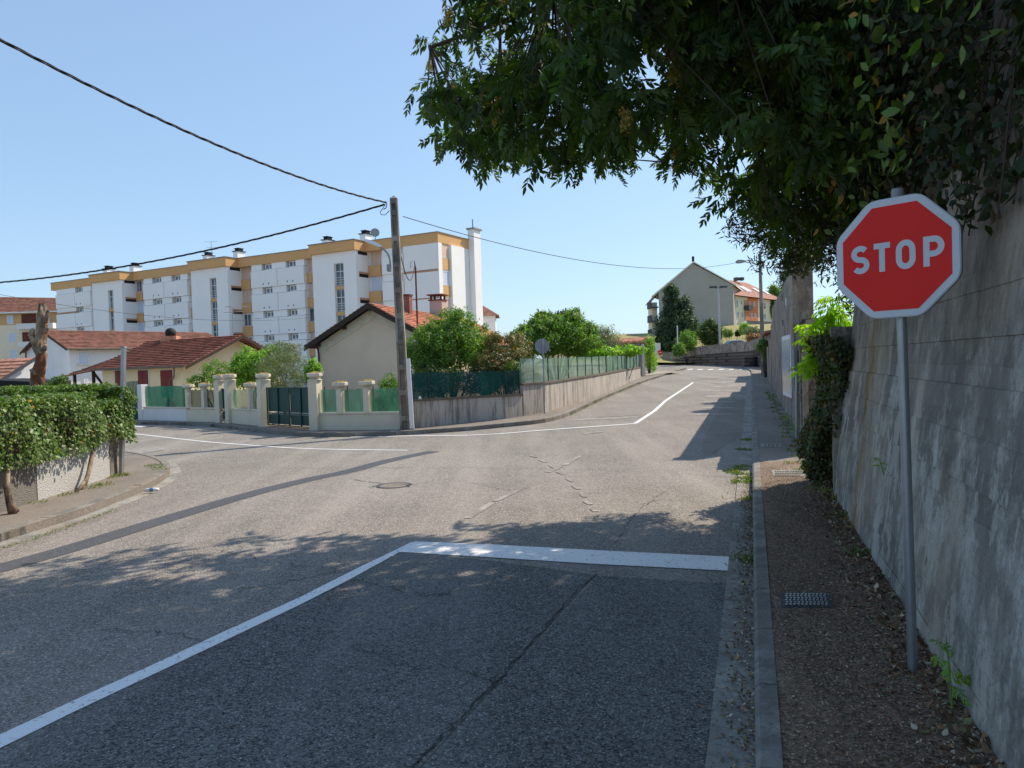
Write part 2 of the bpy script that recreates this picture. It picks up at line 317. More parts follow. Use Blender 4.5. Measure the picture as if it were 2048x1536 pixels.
# ------------------------------------------------------------------ mesh builders
class MB:
    def __init__(s): s.v = []; s.f = []; s.m = []; s.mi = 0
    def add(s, vs, fs, mi=None):
        b = len(s.v); s.v += [tuple(x) for x in vs]; s.f += [tuple(b + i for i in f) for f in fs]
        s.m += [s.mi if mi is None else mi] * len(fs); return s
    def hexa(s, c8, mi=None):
        return s.add(c8, [(0, 3, 2, 1), (4, 5, 6, 7), (0, 1, 5, 4), (1, 2, 6, 5), (2, 3, 7, 6), (3, 0, 4, 7)], mi)
    def box(s, x0, x1, y0, y1, z0, z1, mi=None):
        return s.hexa([(x0, y0, z0), (x1, y0, z0), (x1, y1, z0), (x0, y1, z0), (x0, y0, z1), (x1, y0, z1), (x1, y1, z1), (x0, y1, z1)], mi)
    def fb(s, fr, a0, a1, o0, o1, z0, z1, mi=None):
        return s.hexa([fr(a0, o0, z0), fr(a1, o0, z0), fr(a1, o1, z0), fr(a0, o1, z0), fr(a0, o0, z1), fr(a1, o0, z1), fr(a1, o1, z1), fr(a0, o1, z1)], mi)
    def tube(s, pts, r, n=8, mi=None, cap=True):
        pts = [Vector(p) for p in pts]; rr = r if hasattr(r, '__len__') else [r] * len(pts); vs = []
        up = None
        for i, p in enumerate(pts):
            d = (pts[min(i + 1, len(pts) - 1)] - pts[max(i - 1, 0)]).normalized()
            if up is None: up = Vector((0, 0, 1)) if abs(d.z) < .9 else Vector((1, 0, 0))
            a = d.cross(up).normalized(); b = a.cross(d).normalized(); up = b
            for k in range(n):
                an = 2 * math.pi * k / n; vs.append(p + (a * math.cos(an) + b * math.sin(an)) * rr[i])
        fs = [(i * n + k, i * n + (k + 1) % n, (i + 1) * n + (k + 1) % n, (i + 1) * n + k) for i in range(len(pts) - 1) for k in range(n)]
        if cap: fs += [tuple(range(n)), tuple((len(pts) - 1) * n + k for k in range(n))[::-1]]
        return s.add(vs, fs, mi)
    def lathe(s, c, prof, n=16, mi=None, sq=False):
        vs = []; c = Vector(c)
        for r, z in prof:
            for k in range(n):
                an = 2 * math.pi * (k + .5) / n; vs.append(c + Vector((r * math.cos(an), r * math.sin(an), z)))
        m = len(prof)
        fs = [(i * n + k, i * n + (k + 1) % n, (i + 1) * n + (k + 1) % n, (i + 1) * n + k) for i in range(m - 1) for k in range(n)]
        fs += [tuple(range(n))[::-1], tuple((m - 1) * n + k for k in range(n))]
        return s.add(vs, fs, mi)
    def prism(s, loop, d, mi=None):
        """closed 3-D loop extruded by the vector d"""
        n = len(loop); d = Vector(d); a = [Vector(p) for p in loop]; b = [p + d for p in a]
        return s.add(a + b, [tuple(range(n))[::-1], tuple(range(n, 2 * n))] + [(i, (i + 1) % n, n + (i + 1) % n, n + i) for i in range(n)], mi)
    def build(s, name, mats, parent=None, origin=None, smooth=False, bevel=0):
        if not isinstance(mats, (list, tuple)): mats = [mats]
        if origin is None: origin = ROOT.get(parent.name, Vector((0, 0, 0))) if parent else Vector((0, 0, 0))
        origin = Vector(origin)
        me = bpy.data.meshes.new(name); me.from_pydata([tuple(Vector(p) - origin) for p in s.v], [], s.f)
        for m in mats: me.materials.append(m)
        me.polygons.foreach_set('material_index', s.m)
        if smooth: me.polygons.foreach_set('use_smooth', [True] * len(s.f))
        bm = bmesh.new(); bm.from_mesh(me); bmesh.ops.recalc_face_normals(bm, faces=bm.faces)
        if bevel: bmesh.ops.bevel(bm, geom=[e for e in bm.edges if e.calc_length() > bevel * 3], offset=bevel, segments=1, affect='EDGES', clamp_overlap=True)
        bm.to_mesh(me); bm.free()
        o = bpy.data.objects.new(name, me); COL.objects.link(o)
        if parent: o.parent = parent; ROOT[o.name] = origin
        else: o.location = origin; ROOT[o.name] = origin
        return o
ROOT = {}
def tag(o, label=None, cat=None, group=None, kind=None):
    for k, v in (('label', label), ('category', cat), ('group', group), ('kind', kind)):
        if v: o[k] = v
    return o
def thing(name, label, cat, loc=(0, 0, 0), group=None, rotz=0):
    o = bpy.data.objects.new(name, None); COL.objects.link(o); o.location = loc; o.rotation_euler = (0, 0, rotz)
    o.empty_display_size = .2; ROOT[o.name] = Vector(loc) if not rotz else Vector((0, 0, 0))
    return tag(o, label, cat, group)
def copy_tree(o, parent=None):
    c = o.copy(); COL.objects.link(c); c.parent = parent
    for ch in [x for x in COL.objects if x.parent == o]: copy_tree(ch, c)
    return c
class Fr:
    """local frame on a facade: a along it, o outwards, z up"""
    def __init__(s, org, u, n=None):
        s.o = Vector((org[0], org[1])); s.u = Vector(u).normalized(); s.n = Vector(n).normalized() if n else Vector((s.u.y, -s.u.x))
    def __call__(s, a, o, z): p = s.o + s.u * a + s.n * o; return (p.x, p.y, z)
    def ta(s, px, out=0.0, py=700):
        """distance along the facade plane (offset out) seen at pixel column px"""
        d = ray(px, py); c = s.o + s.n * out
        det = s.u.x * (-d.y) - s.u.y * (-d.x)
        return ((-c.x) * (-d.y) - (-c.y) * (-d.x)) / det
# ------------------------------------------------------------------ ground sheets
def sheet(name, poly, off, mat, res=1.0, skirt=0.0, parent=None, kind='structure'):
    bm = bmesh.new(); vs = [bm.verts.new((p[0], p[1], 0)) for p in poly]; bm.faces.new(vs)
    bmesh.ops.triangulate(bm, faces=bm.faces[:])
    xs = [p[0] for p in poly]; ys = [p[1] for p in poly]
    for ax, lo, hi in ((0, min(xs), max(xs)), (1, min(ys), max(ys))):
        k = math.ceil(lo / res)
        while k * res < hi:
            co = (k * res, 0, 0) if ax == 0 else (0, k * res, 0); no = (1, 0, 0) if ax == 0 else (0, 1, 0)
            bmesh.ops.bisect_plane(bm, geom=bm.verts[:] + bm.edges[:] + bm.faces[:], plane_co=co, plane_no=no, dist=1e-5); k += 1
    bmesh.ops.triangulate(bm, faces=bm.faces[:])
    for v in bm.verts: v.co.z = terr(v.co.x, v.co.y) + off
    for f in bm.faces:
        f.normal_update()
        if f.normal.z < 0: f.normal_flip()
    if skirt:
        be = [e for e in bm.edges if e.is_boundary]
        r = bmesh.ops.extrude_edge_only(bm, edges=be)
        for v in r['geom']:
            if isinstance(v, bmesh.types.BMVert): v.co.z -= skirt
    me = bpy.data.meshes.new(name); bm.to_mesh(me); bm.free(); me.materials.append(mat)
    o = bpy.data.objects.new(name, me); COL.objects.link(o); o.parent = parent
    return tag(o, kind=kind) if kind else o
def resample(pts, step):
    out = [Vector((pts[0][0], pts[0][1]))]; acc = 0.0
    P = [Vector((p[0], p[1])) for p in pts]
    dist = [0]
    for a, b in zip(P, P[1:]): dist.append(dist[-1] + (b - a).length)
    n = max(1, round(dist[-1] / step)); res = []; j = 0
    for i in range(n + 1):
        d = dist[-1] * i / n
        while j < len(P) - 2 and dist[j + 1] < d: j += 1
        sgl = max(1e-9, dist[j + 1] - dist[j]); res.append(P[j].lerp(P[j + 1], min(1, (d - dist[j]) / sgl)))
    return res
def smoothline(pts, it=2):
    P = [Vector((p[0], p[1])) for p in pts]
    for _ in range(it):
        Q = [P[0]]
        for a, b in zip(P, P[1:]): Q += [a * .75 + b * .25, a * .25 + b * .75]
        P = Q + [P[-1]]
    return P
def kerbline(name, pts, mat, prof, step=1.0, gap=.012, side=1, sub=2):
    """stones laid along a line; prof = [(sideways, up)], side=+1 grows to the left of travel"""
    R = resample(pts, step / sub); mb = MB()
    def nrm(i):
        d = (R[min(i + 1, len(R) - 1)] - R[max(i - 1, 0)]).normalized(); return Vector((-d.y, d.x)) * side, d
    i = 0
    while i < len(R) - 1:
        j = min(i + sub, len(R) - 1); vs = []; dz = random.uniform(-.004, .004)
        for k in range(i, j + 1):
            n_, d = nrm(k); p = R[k] + (d * gap / 2 if k == i else -d * gap / 2 if k == j else d * 0)
            for a, z in prof:
                q = p + n_ * a; vs.append((q.x, q.y, terr(q.x, q.y) + z + dz))
        m = len(prof); c = j - i + 1
        fs = [(r * m + q, r * m + q + 1, (r + 1) * m + q + 1, (r + 1) * m + q) for r in range(c - 1) for q in range(m - 1)]
        fs += [tuple(range(m)), tuple((c - 1) * m + q for q in range(m))[::-1]]
        mb.add(vs, fs); i = j
    return tag(mb.build(name, mat), kind='structure')
# ------------------------------------------------------------------ foliage
def mesh_np(name, V, Fq, mat, tint=None, parent=None, origin=None):
    """V (n,3); Fq (m,k) faces of k corners"""
    if origin is None: origin = ROOT.get(parent.name, Vector((0, 0, 0))) if parent else Vector((0, 0, 0))
    V = V - np.array(origin)[None]; me = bpy.data.meshes.new(name); m, k = Fq.shape
    me.vertices.add(len(V)); me.vertices.foreach_set('co', V.astype(np.float32).ravel())
    me.loops.add(m * k); me.loops.foreach_set('vertex_index', Fq.astype(np.int32).ravel())
    me.polygons.add(m); me.polygons.foreach_set('loop_start', np.arange(0, m * k, k, dtype=np.int32))
    me.polygons.foreach_set('loop_total', np.full(m, k, dtype=np.int32))
    me.update(calc_edges=True)
    if tint is not None:
        at = me.color_attributes.new('tint', 'FLOAT_COLOR', 'POINT')
        at.data.foreach_set('color', np.concatenate([tint, np.ones((len(tint), 1))], 1).astype(np.float32).ravel())
    me.materials.append(mat); o = bpy.data.objects.new(name, me); COL.objects.link(o)
    if parent: o.parent = parent
    else: o.location = origin
    ROOT[o.name] = Vector(origin); return o
def unit(a): return a / np.maximum(1e-9, np.linalg.norm(a, axis=1, keepdims=True))
def rtint(n, var=.35, dead=.0, warm=.15):
    b = 1 + RNG.uniform(-var, var, (n, 1)); t = np.repeat(b, 3, 1)
    t[:, 0] *= 1 + RNG.uniform(-warm, warm * 1.6, n); t[:, 2] *= 1 + RNG.uniform(-warm, warm, n)
    if dead:
        k = RNG.random(n) < dead; t[k, 0] *= 3.2; t[k, 1] *= 1.1; t[k, 2] *= .8
    return t
def simple_leaves(P, N, size, wid=.55, fold=.25, var=.4, tint=None, droop=.3):
    """one folded leaf of 6 points (2 quads) at each P; N rough facing"""
    n = len(P); L = size * (1 + RNG.uniform(-.35, .35, (n, 1)))
    a = unit(RNG.normal(size=(n, 3)) + np.array([0, 0, -droop])); a = unit(a - N * (a * N).sum(1, keepdims=True) * .8)
    b = unit(np.cross(a, N)); c = np.cross(b, a)
    h = L * wid / 2
    V = np.stack([P, P + a * L * .33 + b * h - c * h * fold, P + a * L * .68 + b * h * .8 - c * h * fold, P + a * L,
                  P + a * L * .68 - b * h * .8 - c * h * fold, P + a * L * .33 - b * h - c * h * fold], 1).reshape(-1, 3)
    base = (np.arange(n) * 6)[:, None]
    Fq = np.concatenate([base + np.array([[0, 1, 2, 3]]), base + np.array([[0, 3, 4, 5]])])
    if tint is None: tint = rtint(n, var)
    return V, Fq, np.repeat(tint, 6, 0)
def rhomb(P, N, size, wid=.5, tint=None, droop=.2):
    n = len(P); L = size * (1 + RNG.uniform(-.35, .35, (n, 1)))
    a = unit(RNG.normal(size=(n, 3)) + np.array([0, 0, -droop])); a = unit(a - N * (a * N).sum(1, keepdims=True) * .8)
    b = unit(np.cross(a, N)); h = L * wid / 2
    V = np.stack([P, P + a * L * .45 + b * h, P + a * L, P + a * L * .45 - b * h], 1).reshape(-1, 3)
    Fq = (np.arange(n) * 4)[:, None] + np.arange(4)[None]
    if tint is None: tint = rtint(n)
    return V, Fq, np.repeat(tint, 4, 0)
def blob_points(blobs, n, clump=.3, fill=.25, nclump=70):
    """leaf positions and outward directions through ellipsoid crowns, gathered in clumps"""
    W = np.array([b[3] * b[4] + b[4] * b[5] + b[3] * b[5] for b in blobs]); W = W / W.sum(); Ps = []; Ns = []
    for b, wgt in zip(blobs, W):
        m = int(n * wgt) + 4; c = np.array(b[:3]); r = np.array(b[3:6]); nc = max(8, int(nclump * (.4 + wgt)))
        cd = unit(RNG.normal(size=(nc, 3))); cr = RNG.uniform(.55, 1.06, (nc, 1)) ** .7; cc = cd * cr
        cs = clump * RNG.uniform(.6, 1.3, nc)
        k = RNG.integers(0, nc, m); q = unit(RNG.normal(size=(m, 3))) * (RNG.random((m, 1)) ** .4) * cs[k][:, None]
        p = cc[k] + q
        f = RNG.random(m) < fill; p[f] = unit(RNG.normal(size=(int(f.sum()), 3))) * (RNG.random((int(f.sum()), 1)) ** .5) * .9
        Ps.append(c + p * r); Ns.append(unit(unit(q + 1e-6) * .8 + cd[k] * .5 + RNG.normal(size=(m, 3)) * .5 + np.array([0, 0, .25])))
    return np.concatenate(Ps), np.concatenate(Ns)
def shrub(name, label, cat, blobs, n, leaf, mat, trunk=None, group=None, clump=.3, wid=.5, near=False, dead=0, nclump=70, var=.35, zmin=None, stems=5, fill=.25, cut=None):
    b0 = blobs[0]; bx = trunk if trunk else (b0[0], b0[1], terr(b0[0], b0[1]) + .1)
    bx = Vector(bx); root = thing(name, label, cat, bx, group)
    P, N = blob_points(blobs, n, clump, fill, nclump)
    if cut:
        d = np.array(SUN_DIR); q = P - np.array(cut[0]); t_ = q @ d; k = (np.linalg.norm(q - t_[:, None] * d, axis=1) > cut[1]) | (t_ < -.2); P = P[k]; N = N[k]
    if zmin is not None: k = P[:, 2] > zmin; P = P[k]; N = N[k]
    V, Fq, T = (simple_leaves if near else rhomb)(P, N, leaf, wid, tint=rtint(len(P), var, dead))
    mesh_np('crown', V, Fq, mat, T, root)
    mb = MB()
    for b in blobs:
        c = Vector(b[:3])
        for i in range(stems):
            d = Vector((random.uniform(-1, 1), random.uniform(-1, 1), random.uniform(-.2, 1))); e = c + Vector((d.x * b[3] * .7, d.y * b[4] * .7, d.z * b[5] * .7))
            s0 = bx + Vector((random.uniform(-.1, .1), random.uniform(-.1, .1), 0)); mid = s0.lerp(e, .5) + Vector((random.uniform(-.2, .2), random.uniform(-.2, .2), .15))
            r = .02 + .008 * b[5]
            mb.tube([s0, mid, e], [r, r * .6, r * .25], 5)
    mb.build('trunk', M['twig'], root); return root
# ------------------------------------------------------------------ GROUND
xs = [-2500, -600, -260, -160, -100] + list(np.arange(-60, 61, 4.0)) + [100, 160, 260, 600, 2500]
ys = [-2500, -400, -100, -40] + list(np.arange(-12, 121, 4.0)) + [160, 260, 600, 2500]
mb = MB(); mb.v = [(x, y, terr(x, y) - .12) for y in ys for x in xs]; nx = len(xs)
mb.f = [(j * nx + i, j * nx + i + 1, (j + 1) * nx + i + 1, (j + 1) * nx + i) for j in range(len(ys) - 1) for i in range(nx - 1)]; mb.m = [0] * len(mb.f)
tag(mb.build('ground', M['ground'], smooth=True), kind='structure')
sheet('road', [(-60, -10), (34, -10), (34, 108), (-60, 108)], 0, M['road'])
# pixel-traced lines of the photograph, laid on the terrain
def GL(pts, off=0.0): return [G(x, y, off) for x, y in pts]
KR = GL([(1511, 1536), (1511, 1124), (1509, 904), (1506, 800), (1503, 762)], .13)
d0 = (KR[1] - KR[0]).normalized(); d1 = (KR[4] - KR[0]); d1 = Vector((d1.x, d1.y)).normalized()
k0 = Vector((KR[0].x, KR[0].y)); KR0 = k0 - d1 * 9
def KRp(s): p = k0 + d1 * s; return p
farR = [G(1503, 744, .13), G(1500, 739, .13), G(1486, 734, .13)]
krline = [KR0] + [KRp(s) for s in (0, 10, 20, 30, 40)] + [Vector((p.x, p.y)) for p in farR]
krline = [p for i, p in enumerate(krline) if i == 0 or (p - krline[i - 1]).length > .3]
krs = smoothline(krline, 1)
KP = [(0, -.06), (0, .11), (.026, .135), (.13, .14), (.13, -.06)]
kerbline('kerb', krs, M['kerb'], KP, 1.0, .02, side=-1)
kerbline('gutter', krs, M['gutter'], [(-.0, -.03), (-.0, .010), (.25, .022), (.25, -.03)], 1.0, .01, side=1)
# right pavement, from the kerb to past the wall foot
u = Vector((0, 0)); WA = G(1850, 1290, .13); WB = G(1558, 800, .13)
wdir = Vector((WB.x - WA.x, WB.y - WA.y)).normalized(); wn_l = Vector((-wdir.y, wdir.x))
worg = Vector((WA.x, WA.y)) - wdir * (WA.y / wdir.y)
WF = Fr(worg, wdir, wn_l)
def sY(Y): return Y / wdir.y
print('wall dir', wdir, worg, 'kerb', d1, k0)
far_s = 46
pl = [krs[0]] + krs[1:]
left_edge = [(p.x - wn_l.x * .1, p.y - wn_l.y * .1) for p in krs]
wall_edge = [WF(s, -.7, 0)[:2] for s in (48, -9)]
ysplit = 14.2
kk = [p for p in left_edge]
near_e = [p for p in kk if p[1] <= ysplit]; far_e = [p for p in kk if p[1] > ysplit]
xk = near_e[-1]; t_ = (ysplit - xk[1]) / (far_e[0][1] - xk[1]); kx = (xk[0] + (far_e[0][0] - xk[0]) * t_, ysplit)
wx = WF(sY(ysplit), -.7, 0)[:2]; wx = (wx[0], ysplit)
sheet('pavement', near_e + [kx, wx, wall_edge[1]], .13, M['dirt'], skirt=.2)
sheet('pavement', [kx] + far_e + [(far_e[-1][0] + 6, far_e[-1][1] + 1), wall_edge[0], wx], .13, M['pave'], skirt=.2)
# far pavement beyond the junction
FK = [(262, 849), (360, 850), (438, 854.5), (497, 863), (555, 869), (604, 873), (660, 874), (760, 872.5), (817, 869.5), (934, 862), (993, 856), (1061, 849.5), (1100, 844), (1137, 833), (1195, 803.5), (1240, 784), (1283, 766), (1332, 750.5), (1357, 742.5)]
FKg = smoothline(GL(FK), 1); e0 = FKg[0]; FKg = [Vector((e0.x - 14, e0.y + 7.2))] + FKg + [Vector((G(1372, 738.5).x, G(1372, 738.5).y))]
kerbline('kerb', FKg, M['kerb'], KP, 1.0, .014, side=1)
FW = [(262, 838.5), (288, 840), (372, 841), (436, 844.5), (461, 846), (528, 852.5), (632, 860), (803, 858.5), (828, 856), (954, 842.5), (1012, 837), (1048, 831.5), (1088, 825), (1195, 793.5), (1283, 753.5)]
FWg = [Vector((p.x, p.y)) for p in GL(FW, .13)]
for a, b in zip(FW, FWg): print('wallpt', a, round(b.x, 2), round(b.y, 2))
wl0 = FWg[1] + (FWg[1] - FWg[3]).normalized() * 16
endp = G(1313, 741, .13)
poly = [(p.x, p.y) for p in FKg] + [(FKg[-1].x - 14, FKg[-1].y + 8), (endp.x - 2, endp.y)] + [(p.x - .1, p.y + .3) for p in reversed(FWg)] + [(wl0.x, wl0.y + .3)]
# shift pavement inside the kerb stones
sheet('pavement', poly, .128, M['pave'], skirt=.2)
sheet('garden', [(p.x, p.y + .15) for p in [wl0] + FWg[1:]] + [(14, 62), (-10, 100), (-70, 100)], .16, M['soil'], res=3)
# left corner pavement
LK = [(0, 1085), (99, 1054), (169, 1032), (224, 1010), (294, 981), (326, 963), (338, 952), (341, 941), (334, 931), (303, 919.5), (260, 912)]
LKg = smoothline(GL(LK), 2); a_, b_ = LKg[0], LKg[3]
LKg = [LKg[0] + (a_ - b_).normalized() * 9] + LKg + [LKg[-1] + Vector((-16, 5.5))]
kerbline('kerb', LKg, M['kerb'], [(0, -.06), (0, .115), (.02, .135), (.15, .14), (.15, -.06)], 1.0, .012, side=1)
kerbline('gutter', LKg, M['gutter'], [(0, -.03), (0, .008), (.22, .016), (.22, -.03)], 1.0, .006, side=-1)
q = LKg[-1]
sheet('pavement', [(p.x, p.y) for p in LKg] + [(q.x, q.y - 14), (LKg[0].x - 6, LKg[0].y)], .128, M['pave'], skirt=.2)
# ------------------------------------------------------------------ markings, patches, cracks
def pxsheet(name, px, mat, off=.008, res=.5, kind='structure'):
    return sheet(name, [(p.x, p.y) for p in GL(px)], off, mat, res, kind=kind)
def band(px, wd, close=False):
    """pixel polyline -> ground ribbon polygon of width wd metres"""
    P = [Vector((p.x, p.y)) for p in GL(px)]; L = []; R = []
    for i, p in enumerate(P):
        d = (P[min(i + 1, len(P) - 1)] - P[max(i - 1, 0)]).normalized(); n = Vector((-d.y, d.x)); w_ = wd[i] if hasattr(wd, '__len__') else wd
        L.append(p + n * w_ / 2); R.append(p - n * w_ / 2)
    return [(p.x, p.y) for p in L + R[::-1]]
def bsheet(name, px, wd, mat, off=.008, sm=1):
    P = [G(*p) for p in px]
    pp = [proj((p.x, p.y, terr(p.x, p.y))) for p in smoothline(P, sm)] if sm else px
    return sheet(name, band(pp, wd), off, mat, .5)
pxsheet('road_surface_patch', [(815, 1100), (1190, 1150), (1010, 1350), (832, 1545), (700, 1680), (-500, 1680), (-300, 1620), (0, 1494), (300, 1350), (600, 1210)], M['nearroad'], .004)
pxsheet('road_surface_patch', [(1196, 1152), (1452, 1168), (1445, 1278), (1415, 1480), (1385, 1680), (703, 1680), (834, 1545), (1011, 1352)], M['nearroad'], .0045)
bsheet('road_surface_patch', [(-60, 1152), (0, 1137), (150, 1095), (300, 1048), (500, 988), (620, 958), (700, 943), (760, 925), (830, 910), (868, 903)], .42, M['patch'], .005)
pxsheet('road_surface_patch', [(1400, 905), (1420, 850), (1450, 800), (1488, 800), (1484, 870), (1445, 893), (1430, 908)], M['pave'], .004)
def mark(*a, **k): return tag(pxsheet(*a, **k), kind='structure')
mark('stop_line', [(830, 1084), (1000, 1091), (1200, 1102), (1465, 1115), (1461, 1143), (1190, 1129), (1000, 1117), (800, 1105)], M['paint'])
mark('lane_line', [(799, 1106), (829, 1084.5), (822, 1086), (700, 1145), (600, 1196), (450, 1264), (300, 1334), (150, 1402), (-40, 1490), (-400, 1660), (-470, 1660), (-40, 1516), (0, 1499), (150, 1425), (300, 1354), (450, 1283), (600, 1211), (700, 1160), (795, 1106)], M['paint'], off=.0085)
bsheet('lane_line', [(1386, 765.5), (1332, 801), (1309, 822), (1271, 847)], .13, M['paint'], sm=0)
bsheet('lane_line', [(1271, 847.5), (1137, 857), (1000, 868), (934, 871), (800, 872.5), (700, 874.5)], .14, M['paint'], off=.0085, sm=0)
bsheet('lane_line', [(255, 866), (400, 883), (500, 891), (600, 897.5), (720, 900), (815, 901)], .10, M['paint'])
bsheet('lane_line', [(258, 852), (290, 853.5)], .35, M['paint'], sm=0)
for a, b in (((1160, 912), (1128, 931)), ((1122, 934), (1096, 945)), ((1048, 975), (990, 1003)), ((985, 1006), (935, 1037))):
    bsheet('worn_lane_line', [a, b], .11, M['worn'], sm=0)
zz = [(1060, 911), (1082, 920), (1100, 931), (1118, 944), (1135, 957), (1150, 972), (1163, 988), (1173, 1003), (1186, 1018), (1193, 1031)]
for i, (a, b) in enumerate(zip(zz, zz[1:])):
    bsheet('worn_lane_line', [(a[0] - 3 if i % 2 else a[0], a[1]), (a[0] + (b[0] - a[0]) * .45 + 3, a[1] + (b[1] - a[1]) * .45)], .09, M['worn'], off=.009, sm=0)
for a in ((1374, 1385), (1394, 1405), (1415, 1426), (1436, 1447), (1457, 1467), (1478, 1490)): pxsheet('crossing_dash', [(a[0], 740.2), (a[1], 739.2), (a[1] + 1, 737.9), (a[0] + 2, 738.9)], M['paint'])
for i, y in enumerate((757, 764, 772, 781, 792, 803, 815, 828)):
    pxsheet('worn_crossing_bar', [(1432 - i * 6, y + 2.0 + i * .15), (1478 - i * 2, y + 1.6), (1480 - i * 2, y - .6), (1442 - i * 6, y - .4)], M['worn'], .009)
for p in ([(1120, 843), (1180, 837), (1290, 833), (1240, 838)], [(1170, 836), (1230, 832), (1290, 828), (1250, 832)], [(1165, 866), (1205, 862), (1206, 865), (1170, 869)], [(430, 868), (520, 862), (545, 860), (470, 868)], [(255, 905), (330, 896), (325, 901), (262, 911)]): pxsheet('worn_lane_line', p, M['worn'], .009)
for p in ([(850, 1240), (560, 1215)],):
    pass
def crack(px, wd=.02, jit=.05, sub=5):
    P = smoothline(GL(px), 1); Q = []
    for a, b in zip(P, P[1:]):
        for k in range(sub): Q.append(a.lerp(b, k / sub) + Vector((random.uniform(-jit, jit), random.uniform(-jit, jit))))
    Q.append(P[-1]); mb = CRK
    for i, (a, b) in enumerate(zip(Q, Q[1:])):
        d = (b - a).normalized(); n = Vector((-d.y, d.x)) * wd * .62 / 2 * random.uniform(.3, 1.3); z = .010
        mb.add([(p.x, p.y, terr(p.x, p.y) + z) for p in (a - n, b - n, b + n, a + n)], [(0, 1, 2, 3)])
CRK = MB()
crack([(1195, 1150), (1140, 1195), (1010, 1350), (940, 1420), (820, 1540)], .022, .025, 9)
crack([(700, 1160), (760, 1172), (850, 1192), (900, 1190)], .014, .05)
crack([(440, 1100), (560, 1128), (700, 1140), (600, 1160), (480, 1180)], .013, .05)
crack([(60, 935), (500, 936), (900, 936), (1100, 938), (1300, 945), (1480, 955)], .022, .03, 6)
crack([(705, 960), (760, 967), (840, 970)], .03, .05); crack([(740, 975), (770, 969), (815, 970), (818, 975)], .03, .04)
crack([(940, 965), (1010, 983), (1050, 975), (1120, 985), (1210, 988)], .014, .06)
crack([(1000, 880), (1060, 872), (1110, 878), (1190, 880), (1240, 876)], .018, .08)
crack([(1440, 895), (1418, 912), (1370, 915), (1320, 925)], .014, .05)
crack([(1300, 870), (1340, 862), (1420, 858), (1490, 850)], .016, .06); crack([(1130, 823), (1300, 821), (1480, 824)], .02, .05, 8)
crack([(1280, 1010), (1330, 1000), (1395, 1003), (1470, 1008)], .012, .04); crack([(1225, 1090), (1270, 1030), (1310, 995), (1330, 985)], .012, .03)
crack([(700, 1290), (820, 1340), (900, 1330), (1000, 1370)], .010, .05); crack([(200, 1260), (330, 1265), (420, 1290)], .010, .05)
tag(CRK.build('road_cracks', M['crack']), kind='structure')
# iron and concrete covers set in the pavement
def cover(name, label, pxs, off, mats, pat):
    P = GL(pxs, off); c = sum(P, Vector()) / 4; root = thing(name, label, 'drain cover', c)
    mb = MB(); z = Vector((0, 0, .008)); mb.prism([p + z for p in P], (0, 0, -.02)); mb.build('frame', mats[0], root)
    m2 = MB(); A, B, C_, D = P
    def Q(u, v): return A.lerp(B, u).lerp(D.lerp(C_, u), v) + Vector((0, 0, .012))
    nu, nv = pat
    for i in range(nu):
        for j in range(nv):
            u0 = .08 + .84 * i / nu; v0 = .08 + .84 * j / nv; du = .84 / nu * .62; dv = .84 / nv * .55; o_ = .84 / nu * .2 * (j % 2)
            m2.prism([Q(u0 + o_, v0), Q(u0 + du + o_, v0), Q(u0 + du + o_, v0 + dv), Q(u0 + o_, v0 + dv)], (0, 0, .008))
    m2.build('tread_pattern', mats[1], root); return root
cover('manhole_cover', 'patterned iron inspection cover in the littered pavement nearest the stop sign pole', [(1562, 1216), (1668, 1216), (1660, 1187), (1562, 1187)], .13, (M['slate'], M['steel']), (11, 6))
cover('drain_grate', 'pale ribbed cover in a sunlit patch of pavement below the hanging ivy', [(1546, 953), (1606, 953), (1622, 940), (1543, 941)], .13, (M['gutter'], M['kerb']), (12, 3))
cover('manhole_cover', 'small pale slab set in the pavement before the ivy wall', [(1524, 895), (1562, 895), (1562, 888), (1522, 888)], .13, (M['gutter'], M['kerb']), (4, 2))
c = G(788, 971, .0); r = thing('manhole_cover', 'round worn manhole cover sunk in the middle of the junction', 'drain cover', c)
mb = MB()
for a0 in range(24):
    p_ = [(math.cos(6.2832 * (a0 + k) / 24) * rr_, math.sin(6.2832 * (a0 + k) / 24) * rr_) for k, rr_ in ((0, .27), (1, .27), (1, .33), (0, .33))]; mb.add([(c.x + x, c.y + y, c.z + .008) for x, y in p_], [(0, 1, 2, 3)])
mb.build('frame', M['patch'], r); mb = MB(); mb.lathe(c, [(.262, -.01), (.262, .007), (.20, .010), (.02, .010)], 24); mb.build('lid', M['pave'], r)
# ------------------------------------------------------------------ RIGHT-HAND WALLS
def gz(s, o=0): p = WF(s, o, 0); return terr(p[0], p[1]) + .13
sN = sY(10.7)
mb = MB(); stepn = 60
secs = [(-9 + (sN + 9) * i / stepn) for i in range(stepn + 1)]
HT = 4.75; vs = []; levels = [(-.3, .036)]
for q_ in range(16):
    z0_ = q_ * .30; dd = random.uniform(-.018, .012) if q_ < 8 else random.uniform(-.003, .003); z1_ = min(z0_ + .294, HT)
    levels += [(z0_, -.12 * z0_ + dd), (z1_, -.12 * z1_ + dd)]
levels += [(HT, -.58), (HT, -1.3), (-.3, -1.3)]
for s in secs:
    for z, o in levels:
        o2 = o + .02 * mnoise.noise(Vector((s * .7, z * .8, 3))) + .008 * mnoise.noise(Vector((s * 2.3, z * 5, 9))) if -1 < o else o
        vs.append(WF(s, o2, z + (.13 if z >= 0 else 0)))
m = len(levels)
fs = [(i * m + k, i * m + (k + 1) % m, (i + 1) * m + (k + 1) % m, (i + 1) * m + k) for i in range(stepn) for k in range(m)]
fs += [tuple(range(m)), tuple(stepn * m + k for k in range(m))[::-1]]
mb.add(vs, fs)
